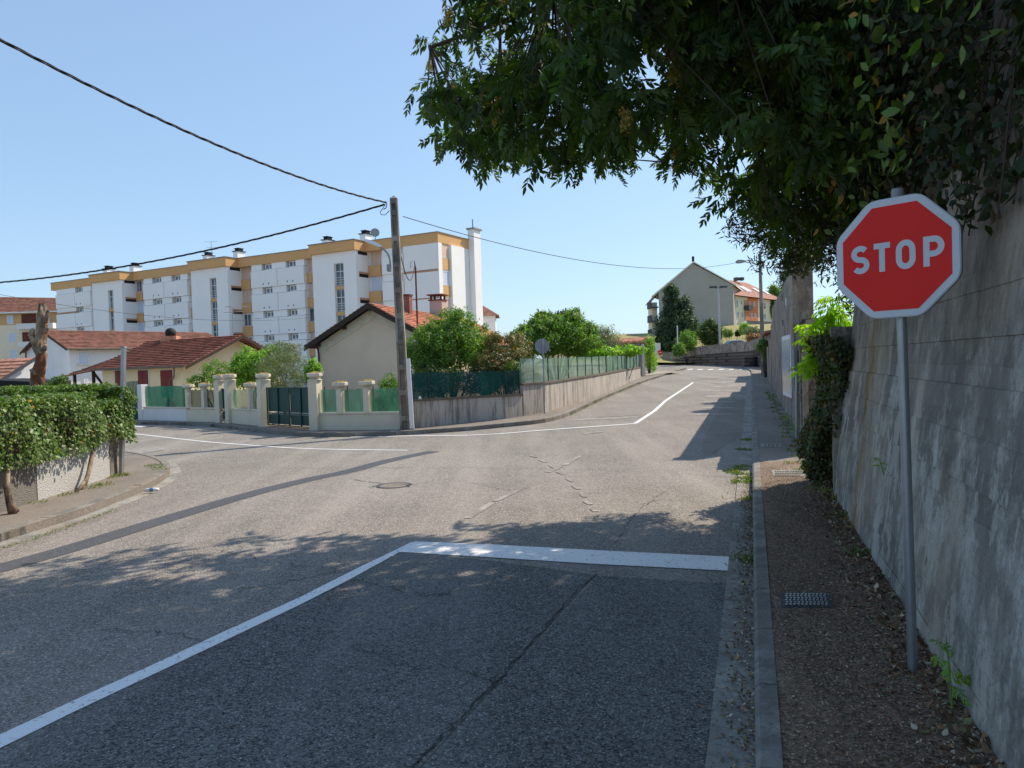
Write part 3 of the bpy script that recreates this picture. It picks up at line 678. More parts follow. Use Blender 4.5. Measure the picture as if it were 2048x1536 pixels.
r = thing('retaining_wall', 'tall board-marked grey concrete wall leaning back behind the stop sign', 'wall', WF(sN / 2, 0, .13))
wall_near = mb.build('wall_face', M['wallnear'], r)
mb = MB(); mb.fb(WF, sN + .06, sN + .20, -.7, -.02, 0, 2.55); mb.build('edge_slab', M['wallfar'], r)
# the raised earth behind that wall
bk = [WF(s, o, 0)[:2] for s, o in ((-9, -1.3), (sN, -1.3), (sN, -9), (-9, -9))]
bank = MB(); bank.prism([(x, y, 4.55) for x, y in bk], (0, 0, -4.6)); tag(bank.build('bank', M['soil']), kind='structure')
# far wall, stepping down the street
S = [sY(v) for v in (15.6, 18.1, 21.0, 27.0, 35.3, 38.5, 42.5, 46.0)]
r = thing('boundary_wall', 'weathered grey rendered wall stepping down along the uphill pavement', 'wall', WF(S[2], 0, gz(S[2])))
def vw(s0, s1, z0, z1, o0=-.35, o1=0.0, mb=None): mb.fb(WF, s0, s1, o0, o1, z0, z1)
mb = MB(); vw(S[1], S[4], 0, 4.42, mb=mb); mb.build('wall_panel', M['wallfar'], r)
mb = MB(); vw(S[4], S[5], 0, 3.75, -.35, -.02, mb=mb); vw(S[5], S[6], 0, 3.1, -.35, 0, mb=mb); vw(S[6], S[7], 0, 2.75, -.35, .02, mb=mb); mb.build('wall_panel', M['wallfar'], r)
mb = MB(); vw(S[0], S[1], 0, 2.9, -.45, -.06, mb=mb); mb.build('wall_panel', M['wallfar'], r)
mb = MB(); vw(S[1] - .02, S[1] + .35, 0, 4.5, -.4, .06, mb=mb); vw(S[0] + .9, S[0] + 1.15, 0, 2.95, -.5, .04, mb=mb); vw(S[0], S[0] + .22, 0, 2.2, -.5, .04, mb=mb); mb.build('buttress', M['wallfar'], r)
mb = MB()
for z in (2.88, 1.95, 1.28): vw(S[0] + .23, S[1] - .03, z, z + .05, -.40, .03, mb=mb)
mb.build('ledge', M['coping'], r)
mb = MB(); vw(S[0] + 1.3, S[0] + 1.75, .9, 1.9, -.02, -.052, mb=mb); mb.build('plaster_patch', M['whitepl'], r)
mb = MB()
for (a, z, w_, h_) in ((sY(24.5), 3.15, .5, .2), (sY(24.6), 4.0, .4, .18)): vw(a, a + w_, z, z + h_, -.02, .006, mb=mb)
mb.build('weep_hole', M['dark'], r)
mb = MB(); vw(sY(21.9), sY(21.9) + .3, 3.65, 3.85, 0, .03, mb=mb); mb.build('house_number_plate', M['plastic'], r)
# the plain gate pier nearer the camera
mb = MB(); mb.fb(WF, sY(11.25), sY(12.7), -.75, -.32, 0, 2.2)
tag(mb.build('garden_wall', M['wallfar'], origin=WF(sY(12), -.5, .1)), 'low grey wall section hidden under hanging ivy', 'wall')
# small roofed outbuilding beyond the far wall
mb = MB(); mb.fb(WF, sY(47), sY(55), -4, -.2, 0, 3.6)
r = thing('outbuilding', 'small grey shed with a sloping dark roof past the end of the grey wall', 'shed', WF(sY(51), -2, 1))
mb.build('wall', M['wallfar'], r); m2 = MB(); m2.hexa([WF(sY(47) - .2, -4, 4.3), WF(sY(55), -4, 4.3), WF(sY(55), .1, 3.62), WF(sY(47) - .2, .1, 3.62), WF(sY(47) - .2, -4, 4.45), WF(sY(55), -4, 4.45), WF(sY(55), .1, 3.77), WF(sY(47) - .2, .1, 3.77)]); m2.build('roof', M['tile_brown'], r)
# advertising board on the wall
bA = AT(1581, 730, 20.5); bB = AT(1564.5, 730, 22.6)
BF = Fr((bA.x, bA.y), (bB.x - bA.x, bB.y - bA.y)); L = (Vector((bB.x, bB.y)) - Vector((bA.x, bA.y))).length
if BF.n.x > 0: BF.n = -BF.n
zt = AT(1581, 669, 20.5).z; zb = AT(1581, 797, 20.5).z
r = thing('notice_board', 'narrow white framed poster board fixed on the grey wall before the grey box', 'notice board', BF(L / 2, 0, zb))
mb = MB(); mb.fb(BF, 0, L, -.12, 0, zb, zt); mb.build('frame', M['frame'], r, bevel=.01)
mb = MB(); mb.fb(BF, .1, L - .1, 0, .012, zb + .12, zt - .12)
t = NT('poster_print'); sx = t.n('ShaderNodeSeparateXYZ'); t.l(t.pos, sx.inputs[0])
col = t.ramp(t.math('DIVIDE', t.math('SUBTRACT', sx.outputs[2], zb), zt - zb), [(.0, (.6, .6, .58)), (.22, (.55, .42, .3)), (.30, (.6, .5, .3)), (.45, (.08, .16, .35)), (.7, (.14, .2, .3)), (.85, (.35, .38, .42))])
nn = t.noise(14, 3); M['poster'] = t.fin(t.mix(t.ramp(nn, [(.5, 0), (.56, .6)]), col, (.62, .62, .6)), .35)
mb.build('poster', M['poster'], r)
for z_ in (zb + .4, zt - .5): mb = MB(); mb.fb(BF, .15, .3, -.42, -.12, z_, z_ + .1); mb.build('bracket', M['zinc'], r)
# electrical box on its post
pb = G(1595, 877, .13); r = thing('electrical_box', 'slim grey metal box on a thin grey post against the wall', 'electrical box', pb)
Y = pb.y; a, b = AT(1586.5, 699, Y), AT(1598, 741, Y)
mb = MB(); mb.box(a.x, b.x + .02, Y - .02, Y + .16, b.z, a.z); mb.build('box', M['zinc'], r, bevel=.01)
mb = MB(); mb.box(b.x - .035, b.x + .028, Y - .045, Y - .022, b.z + .03, a.z - .03); mb.build('door', M['dark'], r)
mb = MB(); mb.tube([(pb.x, Y + .05, pb.z), (a.x * .3 + b.x * .7, Y + .06, b.z)], .032, 8); mb.build('post', M['steel'], r)
mb = MB(); mb.box(a.x + .01, a.x + .05, Y - .03, Y + .1, b.z - .06, b.z); mb.build('bracket', M['plastic'], r)
# ------------------------------------------------------------------ STOP SIGN
pb = G(1826, 1341, .13); Y = pb.y
top = AT(1795, 378, Y - .0); axis_bot = Vector((pb.x, pb.y, pb.z)); 
print('pole', pb, top)
r = thing('stop_sign', 'red octagonal stop sign facing us on a galvanised pole', 'stop sign', pb)
mb = MB(); mb.tube([pb - Vector((0, 0, .1)), pb.lerp(top, .5), top - Vector((0, 0, .09))], .030, 20); mb.build('pole', M['steel'], r, smooth=False)
mb = MB(); mb.tube([top - Vector((0, 0, .085)), top - Vector((0, 0, .02)), top], [.035, .037, .034], 16); mb.build('pole_cap', M['zinc'], r)
cpx, cpy = 1801, 515
PHI = math.radians(-50); ax = Vector((math.cos(PHI), math.sin(PHI), 0)); nf = Vector((math.sin(PHI), -math.cos(PHI), 0)) 
zc = AT(cpx, cpy, Y - .03).z; onp = pb.lerp(top, (zc - pb.z) / (top.z - pb.z)); ctr = onp + nf * .066
tilt = 0.0
up = Vector((0, 0, 1)); R_ = .40
def SG(u, v, d=0): 
    return ctr + ax * u + up * v + nf * d
def octo(r_, rc=.0, n=1):
    out = []
    for k in range(8):
        a0 = math.pi / 8 + k * math.pi / 4
        if not rc: out.append((r_ / math.cos(math.pi / 8) * math.cos(a0), r_ / math.cos(math.pi / 8) * math.sin(a0)))
        else:
            v = Vector((r_ / math.cos(math.pi / 8) * math.cos(a0), r_ / math.cos(math.pi / 8) * math.sin(a0)))
            e0 = Vector((math.sin(a0 - math.pi / 8), -math.cos(a0 - math.pi / 8))); e1 = Vector((-math.sin(a0 + math.pi / 8), math.cos(a0 + math.pi / 8)))
            for s_ in (0, .25, .5, .75, 1.0):
                p = (v + e0 * rc) * (1 - s_) ** 2 + v * 2 * s_ * (1 - s_) + (v + e1 * rc) * s_ ** 2; out.append((p.x, p.y))
    return out
RS = .372
mb = MB(); mb.prism([SG(a, b, 0) for a, b in octo(RS, .05)], nf * -.028)
mb.build('panel', M['steel'], r)
mb = MB(); mb.prism([SG(a, b, 0.0005) for a, b in octo(RS - .006, .045)], nf * .004); mb.build('white_border', M['signwhite'], r)
mb = MB(); mb.prism([SG(a, b, .005) for a, b in octo(RS - .047)], nf * .002); mb.build('red_face', M['signred'], r)
# letters as strokes
def stroke(mb, pts, w_, d=.0075, closed=False):
    P = [Vector(p) for p in pts]; n = len(P); Ls = []; Rs = []
    for i in range(n):
        a = P[i - 1] if (i or closed) else P[0]; b = P[(i + 1) % n] if (i < n - 1 or closed) else P[-1]
        t_ = (b - a).normalized(); q = Vector((-t_.y, t_.x)) * w_ / 2; Ls.append(P[i] + q); Rs.append(P[i] - q)
    rng_ = range(n) if closed else range(n - 1)
    for i in rng_:
        j = (i + 1) % n
        mb.prism([SG(Ls[i].x, Ls[i].y, d), SG(Ls[j].x, Ls[j].y, d), SG(Rs[j].x, Rs[j].y, d), SG(Rs[i].x, Rs[i].y, d)], nf * .0012)
def arc(cx, cy, rx, ry, a0, a1, n=14): return [(cx + rx * math.cos(math.radians(a0 + (a1 - a0) * i / n)), cy + ry * math.sin(math.radians(a0 + (a1 - a0) * i / n))) for i in range(n + 1)]
H = .180; sw = .0355; cw = .108; h2 = H / 2
xs_ = [-.212, -.076, .066, .222]
yo = .01
mb = MB(); cx = xs_[0]; rr = cw / 2 + .004 - sw / 2; ry = (H - sw) / 4
stroke(mb, arc(cx, yo + ry, rr, ry, 35, 270, 16) + arc(cx, yo - ry, rr, ry, 90, -145, 16)[1:], sw); mb.build('letter', M['signwhite'], r)
mb = MB(); cx = xs_[1]; stroke(mb, [(cx - cw / 2 + .004, yo + h2 - sw / 2), (cx + cw / 2 - .004, yo + h2 - sw / 2)], sw); stroke(mb, [(cx, yo + h2 - sw), (cx, yo - h2)], sw); mb.build('letter', M['signwhite'], r)
mb = MB(); cx = xs_[2]; hy = h2 - sw / 2; k_ = hy - rr * 1.15
stroke(mb, arc(cx, yo + k_, rr, rr * 1.15, 0, 180, 14) + arc(cx, yo - k_, rr, rr * 1.15, 180, 360, 14), sw, closed=True); mb.build('letter', M['signwhite'], r)
mb = MB(); cx = xs_[3]; stroke(mb, [(cx - cw / 2 + sw / 2, yo - h2), (cx - cw / 2 + sw / 2, yo + h2)], sw)
rb = .044; yb = yo + h2 - sw / 2 - rb
stroke(mb, [(cx - cw / 2 + sw, yb + rb), (cx + .005, yb + rb)] + arc(cx + .005, yb, rb * .95, rb, 90, -90, 12)[1:] + [(cx - cw / 2 + sw, yb - rb)], sw); mb.build('letter', M['signwhite'], r)
mb = MB()
for dz in (-.2, .2):
    c0 = onp + Vector((0, 0, dz)); mb = MB(); mb.tube([c0 - Vector((0, 0, .02)), c0 + Vector((0, 0, .02))], .036, 14); mb.build('clamp', M['zinc'], r)
print('sign corners', proj(SG(-RS, 0)), proj(SG(RS, 0)), proj(SG(0, RS)), proj(SG(0, -RS)), 'want 1675 1927 393 635')
print([tuple(round(v) for v in proj(SG(a, b))) for a, b in octo(RS)])
# ------------------------------------------------------------------ GARDEN WALLS ACROSS THE JUNCTION
def V2(p): return Vector((p.x, p.y))
def pw(mb, pts, ztops, thick, z0=None, o0=0.0):
    """wall along a polyline (left to right), front face towards the camera"""
    n = len(pts); R = []
    for i, p in enumerate(pts):
        d = (V2(pts[min(i + 1, n - 1)]) - V2(pts[max(i - 1, 0)])).normalized(); nn = Vector((d.y, -d.x))
        f = V2(p) + nn * o0; b = f - nn * thick; zb = (terr(p.x, p.y) - .1) if z0 is None else z0[i]
        R += [(f.x, f.y, zb), (f.x, f.y, ztops[i]), (b.x, b.y, ztops[i]), (b.x, b.y, zb)]
    fs = [(i * 4 + k, i * 4 + (k + 1) % 4, i * 4 + 4 + (k + 1) % 4, i * 4 + 4 + k) for i in range(n - 1) for k in range(4)]
    mb.add(R, fs + [(0, 1, 2, 3), tuple(4 * n - 4 + k for k in (3, 2, 1, 0))])
def fwp(px): # world point on the wall foot at pixel column px
    for (a, pa), (b, pb_) in zip(zip([f[0] for f in FW], FWg), list(zip([f[0] for f in FW], FWg))[1:]):
        if a <= px <= b:
            lo, hi = 0., 1.
            A3 = Vector((pa.x, pa.y, .13)); B3 = Vector((pb_.x, pb_.y, .13))
            for _ in range(30):
                m = (lo + hi) / 2; q = A3.lerp(B3, m)
                if proj(q)[0] < px: lo = m
                else: hi = m
            return A3.lerp(B3, lo)
    return Vector((FWg[0].x, FWg[0].y, .13))
def seg(px0, px1):
    a, b = fwp(px0), fwp(px1); fr = Fr((a.x, a.y), (b.x - a.x, b.y - a.y)); return fr, (V2(b) - V2(a)).length
def pillar(root, fr, a, zb, zt, w_, capw, mats=('creamwall', 'creamcap', 'moss')):
    mb = MB(); zc = zt - .30; mb.fb(fr, a - w_ / 2, a + w_ / 2, -w_ / 2 - .06, w_ / 2 - .02, zb, zc + .05); p = mb.build('pillar', M[mats[0]], root, bevel=.01)
    c = fr(a, -.04, zc); an = math.atan2(fr.u.y, fr.u.x); mb = MB(); r0 = capw / 2 * 1.18
    def ring(r_, z, n=8):
        return [(c[0] + math.cos(an + math.pi * 2 * (k + .5) / n) * r_, c[1] + math.sin(an + math.pi * 2 * (k + .5) / n) * r_, c[2] + z) for k in range(n)]
    prof = [(w_ * .75, .04), (w_ * .75, .07), (w_ * .42, .10), (r0 * .96, .17), (r0, .19), (r0, .28), (r0 * .9, .29)]
    vs = sum([ring(a_, z) for a_, z in prof], []); n = 8
    fs = [(i * n + k, i * n + (k + 1) % n, (i + 1) * n + (k + 1) % n, (i + 1) * n + k) for i in range(len(prof) - 1) for k in range(n)] + [tuple(range(n)), tuple((len(prof) - 1) * n + k for k in range(n))]
    mb.add(vs, fs); cp = mb.build('cap', M[mats[1]], p)
    mb = MB(); m_ = 7
    rr = [[(c[0] + math.cos(6.283 * k / 10) * r_ * random.uniform(.75, 1.1), c[1] + math.sin(6.283 * k / 10) * r_ * random.uniform(.75, 1.1), c[2] + .27 + z + random.uniform(-.01, .012)) for k in range(10)] for r_, z in ((r0 * .92, 0), (r0 * .85, .035), (r0 * .5, .06), (.01, .07))]
    vs = sum(rr, []); mb.add(vs, [(i * 10 + k, i * 10 + (k + 1) % 10, i * 10 + 10 + (k + 1) % 10, i * 10 + 10 + k) for i in range(3) for k in range(10)]); mb.build('moss_top', M[mats[2]], p)
def net(root, fr, a0, a1, z0, z1, mat, o=-.10, n=14):
    mb = MB(); vs = []
    for j in range(5):
        for i in range(n + 1):
            f = i / n; vs.append(fr(a0 + (a1 - a0) * f, o + .02 * math.sin(f * 9 + j) + .015 * random.uniform(-1, 1), z0 + (z1 - z0) * j / 4 - (.03 * math.sin(f * math.pi * 3) ** 2 if j == 4 else 0)))
    mb.add(vs, [(j * (n + 1) + i, j * (n + 1) + i + 1, (j + 1) * (n + 1) + i + 1, (j + 1) * (n + 1) + i) for j in range(4) for i in range(n)])
    return mb.build('netting', mat, root, smooth=True)
# cream wall, left of the small gate
fr, L = seg(288, 436)
r = thing('garden_wall', 'cream wall with green netting and mossy capped pillars left of the narrow gate', 'garden wall', fr(L / 2, 0, .13))
k = L * .60
mb = MB(); mb.fb(fr, 0, k, -.2, 0, 0, .68); mb.build('wall_base', M['whitewall'], r); mb = MB(); mb.fb(fr, k + .002, L, -.2, -.003, 0, .66); mb.build('wall_base', M['creamwall'], r)
mb = MB(); mb.fb(fr, -.02, L, -.23, .03, .682, .75); mb.build('coping', M['creamcap'], r, bevel=.008)
mb = MB(); mb.fb(fr, -.42, -.06, -.28, .05, 0, 1.78); mb.build('pillar', M['whitewall'], r, bevel=.01)
a1 = fr.ta(372, 0); a2 = fr.ta(404, 0); a3 = fr.ta(435, 0)
pillar(r, fr, a1, .7, 1.75, .20, .42); pillar(r, fr, a2, .7, 1.78, .20, .42); pillar(r, fr, a3, 0, 2.12, .34, .46)
net(r, fr, 0.02, a1 - .1, .75, 1.70, M['netdark']); net(r, fr, a1 + .1, a2 - .1, .75, 1.52, M['netblue']); net(r, fr, a2 + .1, a3 - .17, .75, 1.52, M['netblue'])
mb = MB()
for f in (.33, .55): mb.tube([fr(L * f * .99, -.14, .7), fr(L * f * .99, -.14, 1.65)], .02, 6)
mb.build('fence_post', M['postgreen'], r)
# between the gates
fr, L = seg(461, 528)
r = thing('garden_wall', 'short cream wall with thin green netting between the narrow gate and the wide gate', 'garden wall', fr(L / 2, 0, .13))
mb = MB(); mb.fb(fr, 0, L, -.2, 0, 0, .68); mb.build('wall_base', M['creamwall'], r); mb = MB(); mb.fb(fr, .18, L - .18, -.23, .03, .682, .75); mb.build('coping', M['creamcap'], r, bevel=.008)
pillar(r, fr, 0, 0, 2.14, .34, .46); a2 = fr.ta(496); pillar(r, fr, a2, .7, 1.78, .20, .44); pillar(r, fr, L, 0, 2.12, .36, .48)
net(r, fr, .18, a2 - .1, .75, 1.52, M['netclear']); net(r, fr, a2 + .1, L - .18, .75, 1.52, M['netclear'])
# right of the wide gate
fr, L = seg(632, 803)
r = thing('garden_wall', 'cream wall with pale see-through green netting right of the wide gate', 'garden wall', fr(L / 2, 0, .13))
mb = MB(); mb.fb(fr, 0, L + .25, -.2, 0, 0, .66); mb.build('wall_base', M['creamwall'], r); mb = MB(); mb.fb(fr, .18, L + .25, -.23, .03, .662, .73); mb.build('coping', M['creamcap'], r, bevel=.008)
a1 = fr.ta(676); a2 = fr.ta(730)
pillar(r, fr, 0, 0, 2.10, .34, .46); pillar(r, fr, a1, .68, 1.76, .20, .46); pillar(r, fr, a2, .68, 1.78, .20, .46)
for b0, b1 in ((.18, a1 - .1), (a1 + .1, a2 - .1), (a2 + .1, L + .2)): net(r, fr, b0, b1, .73, 1.52, M['netclear'])
mb = MB()
for a in (.30, a1 + .22, a2 + .16): mb.tube([fr(a, -.16, .7), fr(a, -.16, 1.6)], .018, 6)
mb.build('fence_post', M['rust'], r)
# gates
def gate(name, label, cat, px0, px1, inset, zt, leaves, slots=True):
    a, b = fwp(px0), fwp(px1); fr = Fr((a.x, a.y), (b.x - a.x, b.y - a.y)); L = (V2(b) - V2(a)).length
    r = thing(name, label, cat, fr(L / 2, 0, .13)); a0 = inset; wl = (L - 2 * inset) / leaves
    for i in range(leaves):
        s0 = a0 + i * wl + .015; s1 = s0 + wl - .03; mb = MB()
        for x in (s0, (s0 + s1) / 2, s1): mb.fb(fr, x - .022, x + .022, -.07, -.03, .18, zt)
        for z in (.18, .62, zt - .04): mb.fb(fr, s0 + .023, s1 - .023, -.066, -.034, z, z + .04)
        fm = mb.build('gate_frame', M['gategreen'], r)
        mb = MB(); mb.fb(fr, s0 + .03, s1 - .03, -.10, -.074, .70, zt - .02); mb.fb(fr, s0 + .03, s1 - .03, -.10, -.074, .24, .60); mb.build('sheet_panel', M['gategreen'], fm)
    return r, fr, L
gate('driveway_gate', 'wide dark green double-leaf metal driveway gate between cream pillars', 'gate', 528, 632, .22, 1.60, 2)
gate('garden_gate', 'narrow dark green single garden gate between two cream pillars', 'gate', 437, 461, .2, 1.55, 1)
a = fwp(288); d = (wl0 - FWg[1]).normalized(); fr = Fr((a.x + d.x * .45, a.y + d.y * .45), (d.x, d.y), (Vector((-d.y, d.x))) * 1.0)
if fr.n.y > 0: fr.n = -fr.n
r = thing('railing_gate', 'tall dark green gate with curved railing top behind the end of the ivy hedge', 'gate', fr(1, 0, .13))
mb = MB(); mb.fb(fr, 0, 2.2, -.06, -.03, .15, .95); mb.build('sheet_panel', M['gategreen'], r)
mb = MB()
for i in range(19): x = .03 + i * .12; mb.fb(fr, x, x + .03, -.06, -.03, .96, 1.55 + .45 * (1 - ((i - 3) / 15.) ** 2 if i > 3 else 1) * .9)
mb.build('railing', M['gategreen'], r)
mb = MB(); mb.fb(fr, 2.3, 9, -.2, 0, 0, 1.5); mb.build('side_wall', M['creamwall'], r)
# grey wall, low part and high part
lowp = [fwp(p) for p in (822, 870, 954, 1012, 1046)]
zl = [AT(px, y, p.y).z for (px, y), p in zip(((825, 803), (870, 801), (954, 796), (1012, 793), (1046, 791.5)), lowp)]
r = thing('grey_garden_wall', 'low rain-streaked grey wall with dark netting beneath the big green bush', 'garden wall', (lowp[2].x, lowp[2].y, .1))
mb = MB(); pw(mb, lowp, zl, .2); mb.build('wall_base', M['stained'], r)
mb = MB(); pw(mb, lowp, [z + .07 for z in zl], .28, [z + .002 for z in zl], .04); mb.build('coping', M['coping'], r)
def pnet(root, pts, z0, z1, mat, o=-.12, sub=6):
    mb = MB(); P = []; 
    for i in range(len(pts) - 1):
        for k in range(sub): f = k / sub; P.append((V2(pts[i]).lerp(V2(pts[i + 1]), f), z0[i] * (1 - f) + z0[i + 1] * f, z1[i] * (1 - f) + z1[i + 1] * f))
    P.append((V2(pts[-1]), z0[-1], z1[-1])); vs = []
    for i, (p, a, b) in enumerate(P):
        d = (P[min(i + 1, len(P) - 1)][0] - P[max(i - 1, 0)][0]).normalized(); nn = Vector((d.y, -d.x))
        for j in range(4): q = p + nn * (o + random.uniform(-.02, .02)); vs.append((q.x, q.y, a + (b - a) * j / 3 - (random.uniform(0, .05) if j == 3 else 0)))
    mb.add(vs, [(i * 4 + j, i * 4 + 4 + j, i * 4 + 5 + j, i * 4 + 1 + j) for i in range(len(P) - 1) for j in range(3)]); mb.build('netting', mat, root, smooth=True)
zn = [AT(px, y, p.y).z for (px, y), p in zip(((822, 744.5), (870, 743.5), (954, 742), (1012, 740.5), (1046, 739.6)), lowp)]
pnet(r, lowp, [z + .07 for z in zl], zn, M['netblue'])
for px in (826, 860, 903, 943, 983, 1015, 1041):
    p = fwp(px); mb = MB(); mb.tube([(p.x, p.y + .10, 1.0), (p.x, p.y + .10, AT(px, 742.5, p.y).z + .03)], .022, 6); mb.build('fence_post', M['postgreen'], r)
hip = [fwp(p) for p in (1048, 1088, 1120, 1160, 1195, 1240, 1282)]; hpx = (1048, 1088, 1120, 1160, 1195, 1240, 1282)
zh = [AT(px, y, p.y).z for px, y, p in zip(hpx, (771, 768, 763.5, 757, 751.5, 743, 735.5), hip)]
r = thing('grey_garden_wall', 'long streaked grey wall with faded green netting running uphill behind the other sign', 'garden wall', (hip[3].x, hip[3].y, .3))
mb = MB(); pw(mb, hip, zh, .2); mb.build('wall_base', M['stained'], r)
mb = MB(); pw(mb, hip, [z + .07 for z in zh], .28, [z + .002 for z in zh], .04); mb.build('coping', M['coping'], r)
zt = [AT(px, y, p.y).z for px, y, p in zip(hpx, (716, 715.5, 714.6, 713.4, 712, 710.7, 709.5), hip)]
pnet(r, hip, [z + .07 for z in zh], zt, M['netpale'], sub=5)
for px in (1048, 1074, 1103, 1123, 1143.5, 1161, 1177, 1190, 1204, 1218, 1231, 1240, 1248.6, 1257.4, 1264.7, 1271.5, 1277.5, 1282):
    p = fwp(px); i = max(j for j in range(len(hpx)) if hpx[j] <= px); i = min(i, len(hpx) - 2); f = (px - hpx[i]) / (hpx[i + 1] - hpx[i]); z_ = zt[i] * (1 - f) + zt[i + 1] * f
    mb = MB(); mb.tube([(p.x - .07, p.y + .14, z_ - 1.6), (p.x - .07, p.y + .14, z_ + .04)], .024, 5); mb.build('fence_post', M['postgreen'], r)
p = G(1286, 752.5, .13); zt_ = AT(1284, 684, p.y).z; r = thing('gate_pillar', 'slim pale stone pillar at the far end of the netted wall', 'pillar', p)
mb = MB(); mb.box(p.x - .16, p.x + .12, p.y, p.y + .25, 0, zt_ - .12); mb.build('shaft', M['creamcap'], r, bevel=.01); mb = MB(); mb.box(p.x - .2, p.x + .16, p.y - .04, p.y + .29, zt_ - .118, zt_); mb.build('cap', M['coping'], r)
# ------------------------------------------------------------------ POLES, LAMPS AND CABLES
pb = G(811, 859, .13); Y0 = pb.y; ptop = AT(787.5, 398, Y0)
def PL(f, dx, dy): c = pb.lerp(ptop, f); return Vector((c.x + dx, c.y + dy, c.z))
r = thing('utility_pole', 'weathered concrete utility pole with ladder ribs at the corner of the garden wall', 'utility pole', pb)
mb = MB()
def tap(dx0, dx1, dy0, dy1, f0, f1):
    def w_(f): return 1 - .30 * f
    mb.hexa([PL(f0, dx0 * w_(f0), dy0), PL(f0, dx1 * w_(f0), dy0), PL(f0, dx1 * w_(f0), dy1), PL(f0, dx0 * w_(f0), dy1), PL(f1, dx0 * w_(f1), dy0), PL(f1, dx1 * w_(f1), dy0), PL(f1, dx1 * w_(f1), dy1), PL(f1, dx0 * w_(f1), dy1)])
tap(-.16, -.085, -.12, .12, 0, 1); tap(.085, .16, -.12, .12, 0, 1); tap(-.084, .084, -.045, .045, 0, 1)
for f in [i / 9 + .05 for i in range(9)] + [.988]: tap(-.083, .083, -.115, .115, f - .011, f + .011)
mb.build('shaft', M['polecon'], r)
c = PL(1, 0, 0); mb = MB(); mb.add([c + Vector(v) for v in ((-.12, -.12, 0.003), (.12, -.12, .003), (.12, .12, .003), (-.12, .12, .003), (0, 0, .12))], [(0, 1, 4), (1, 2, 4), (2, 3, 4), (3, 0, 4), (3, 2, 1, 0)]); mb.build('pole_top', M['zinc'], r)
mb = MB(); Yl = Y0 - .25
def A_(x, y, dy=0): return AT(x, y, Y0 - .3 + dy)
mb.tube([A_(781, 536), A_(780, 520), A_(776, 508), A_(769, 500), A_(760, 494.5)], .03, 8); lamp = mb.build('lamp_arm', M['zinc'], r, smooth=True)
mb = MB(); h0, h1 = A_(763, 494), A_(729, 482, -.1); ax_ = (h1 - h0)
vs = []
for f, hw, hh in ((0, .05, .05), (.12, .09, .07), (.5, .15, .09), (.85, .16, .07), (1, .08, .03)):
    c = h0 + ax_ * f; vs += [c + Vector((0, -hw, -hh * .3)), c + Vector((0, hw, -hh * .3)), c + Vector((0, hw * .7, hh)), c + Vector((0, -hw * .7, hh))]
mb.add(vs, [(i * 4 + k, i * 4 + (k + 1) % 4, i * 4 + 4 + (k + 1) % 4, i * 4 + 4 + k) for i in range(4) for k in range(4)] + [(0, 1, 2, 3), (19, 18, 17, 16)]); mb.build('lamp_head', M['frame'], r)
c = A_(780, 535); mb = MB(); mb.box(c.x - .10, c.x + .02, c.y - .05, c.y + .12, c.z - .12, c.z + .10); mb.build('junction_box', M['zinc'], r, bevel=.01)
mb = MB(); mb.tube([A_(771, 408), A_(765, 418), A_(760, 424), A_(762, 429), A_(770, 430), A_(779, 421)], .012, 5); mb.tube([A_(770, 403), A_(774, 409), A_(772, 416), A_(767, 419)], .016, 5); mb.build('cable_loop', M['black'], r)
p = G(825, 859, .13); q = AT(816.5, 717, p.y - .05); r = thing('cable_duct', 'white plastic cable duct leaning against the foot of the concrete pole', 'cable duct', p)
mb = MB(); mb.hexa([p + Vector(v) for v in ((-.06, -.04, 0), (.06, -.04, 0), (.06, .04, 0), (-.06, .04, 0))] + [q + Vector(v) for v in ((-.05, -.04, 0), (.055, -.04, 0), (.055, .04, 0), (-.05, .04, 0))]); mb.build('duct', M['plastic'], r)
mb = MB(); mb.box(p.x - .08, p.x + .08, p.y - .06, p.y + .06, p.z - .02, p.z + .03); mb.build('foot', M['kerb'], r)
def caten(a, b, sag, n=40): return [a.lerp(b, i / n) - Vector((0, 0, sag * 4 * (i / n) * (1 - i / n))) for i in range(n + 1)]
def cable(name, label, a, b, sag, rad, strands=1, n=40, over=0):
    mb = MB()
    if over: b0 = b; e_ = 1 + over; b = a.lerp(b0, e_) + Vector((0, 0, sag * 4 * e_ * over)); sag = sag * e_ * e_
    if strands == 1: mb.tube(caten(a, b, sag, n), rad, 5)
    else:
        L_ = (b - a).length; n = int(L_ / .09); P = caten(a, b, sag, n); d = (b - a).normalized(); s = d.cross(Vector((0, 0, 1))).normalized(); t_ = s.cross(d)
        for k in range(strands):
            mb.tube([p + (s * math.cos(i * .95 * .9 / 1 * .45 + 6.283 * k / strands) + t_ * math.sin(i * .95 * .9 * .45 + 6.283 * k / strands)) * rad * .85 for i, p in enumerate(P)], rad * .62, 4, cap=False)
    return tag(mb.build(name, M['black'], origin=a), label, 'cable')
cA = AT(773, 405, Y0 - .1); cable('power_cable', 'thick twisted black cable sweeping from the concrete pole up to the upper left', cA, AT(-360, -118, 10.5), .48, .022, 3, over=.9)
cable('power_cable', 'lower twisted black cable running from the pole across the white apartment roof', AT(769, 409, Y0 - .1), AT(-160, 573, 33), .60, .024, 3, over=.8)
fp = G(1527, 747, .13); ft = AT(1519.5, 508, fp.y)
cable('telephone_wire', 'thin black wire sagging from the concrete pole to the far street lamp pole', AT(806, 433, Y0), ft.lerp(fp, .02), 1.25, .014)
cable('telephone_wire', 'short slack wire dropping from the pole to the thin red mast', AT(797, 488, Y0), AT(829, 533, 36), .9, .016)
cable('telephone_wire', 'faint thin wire crossing in front of the white apartment block from the left edge', AT(-60, 578, 40), AT(520, 641, 62), .5, .012, over=.3)
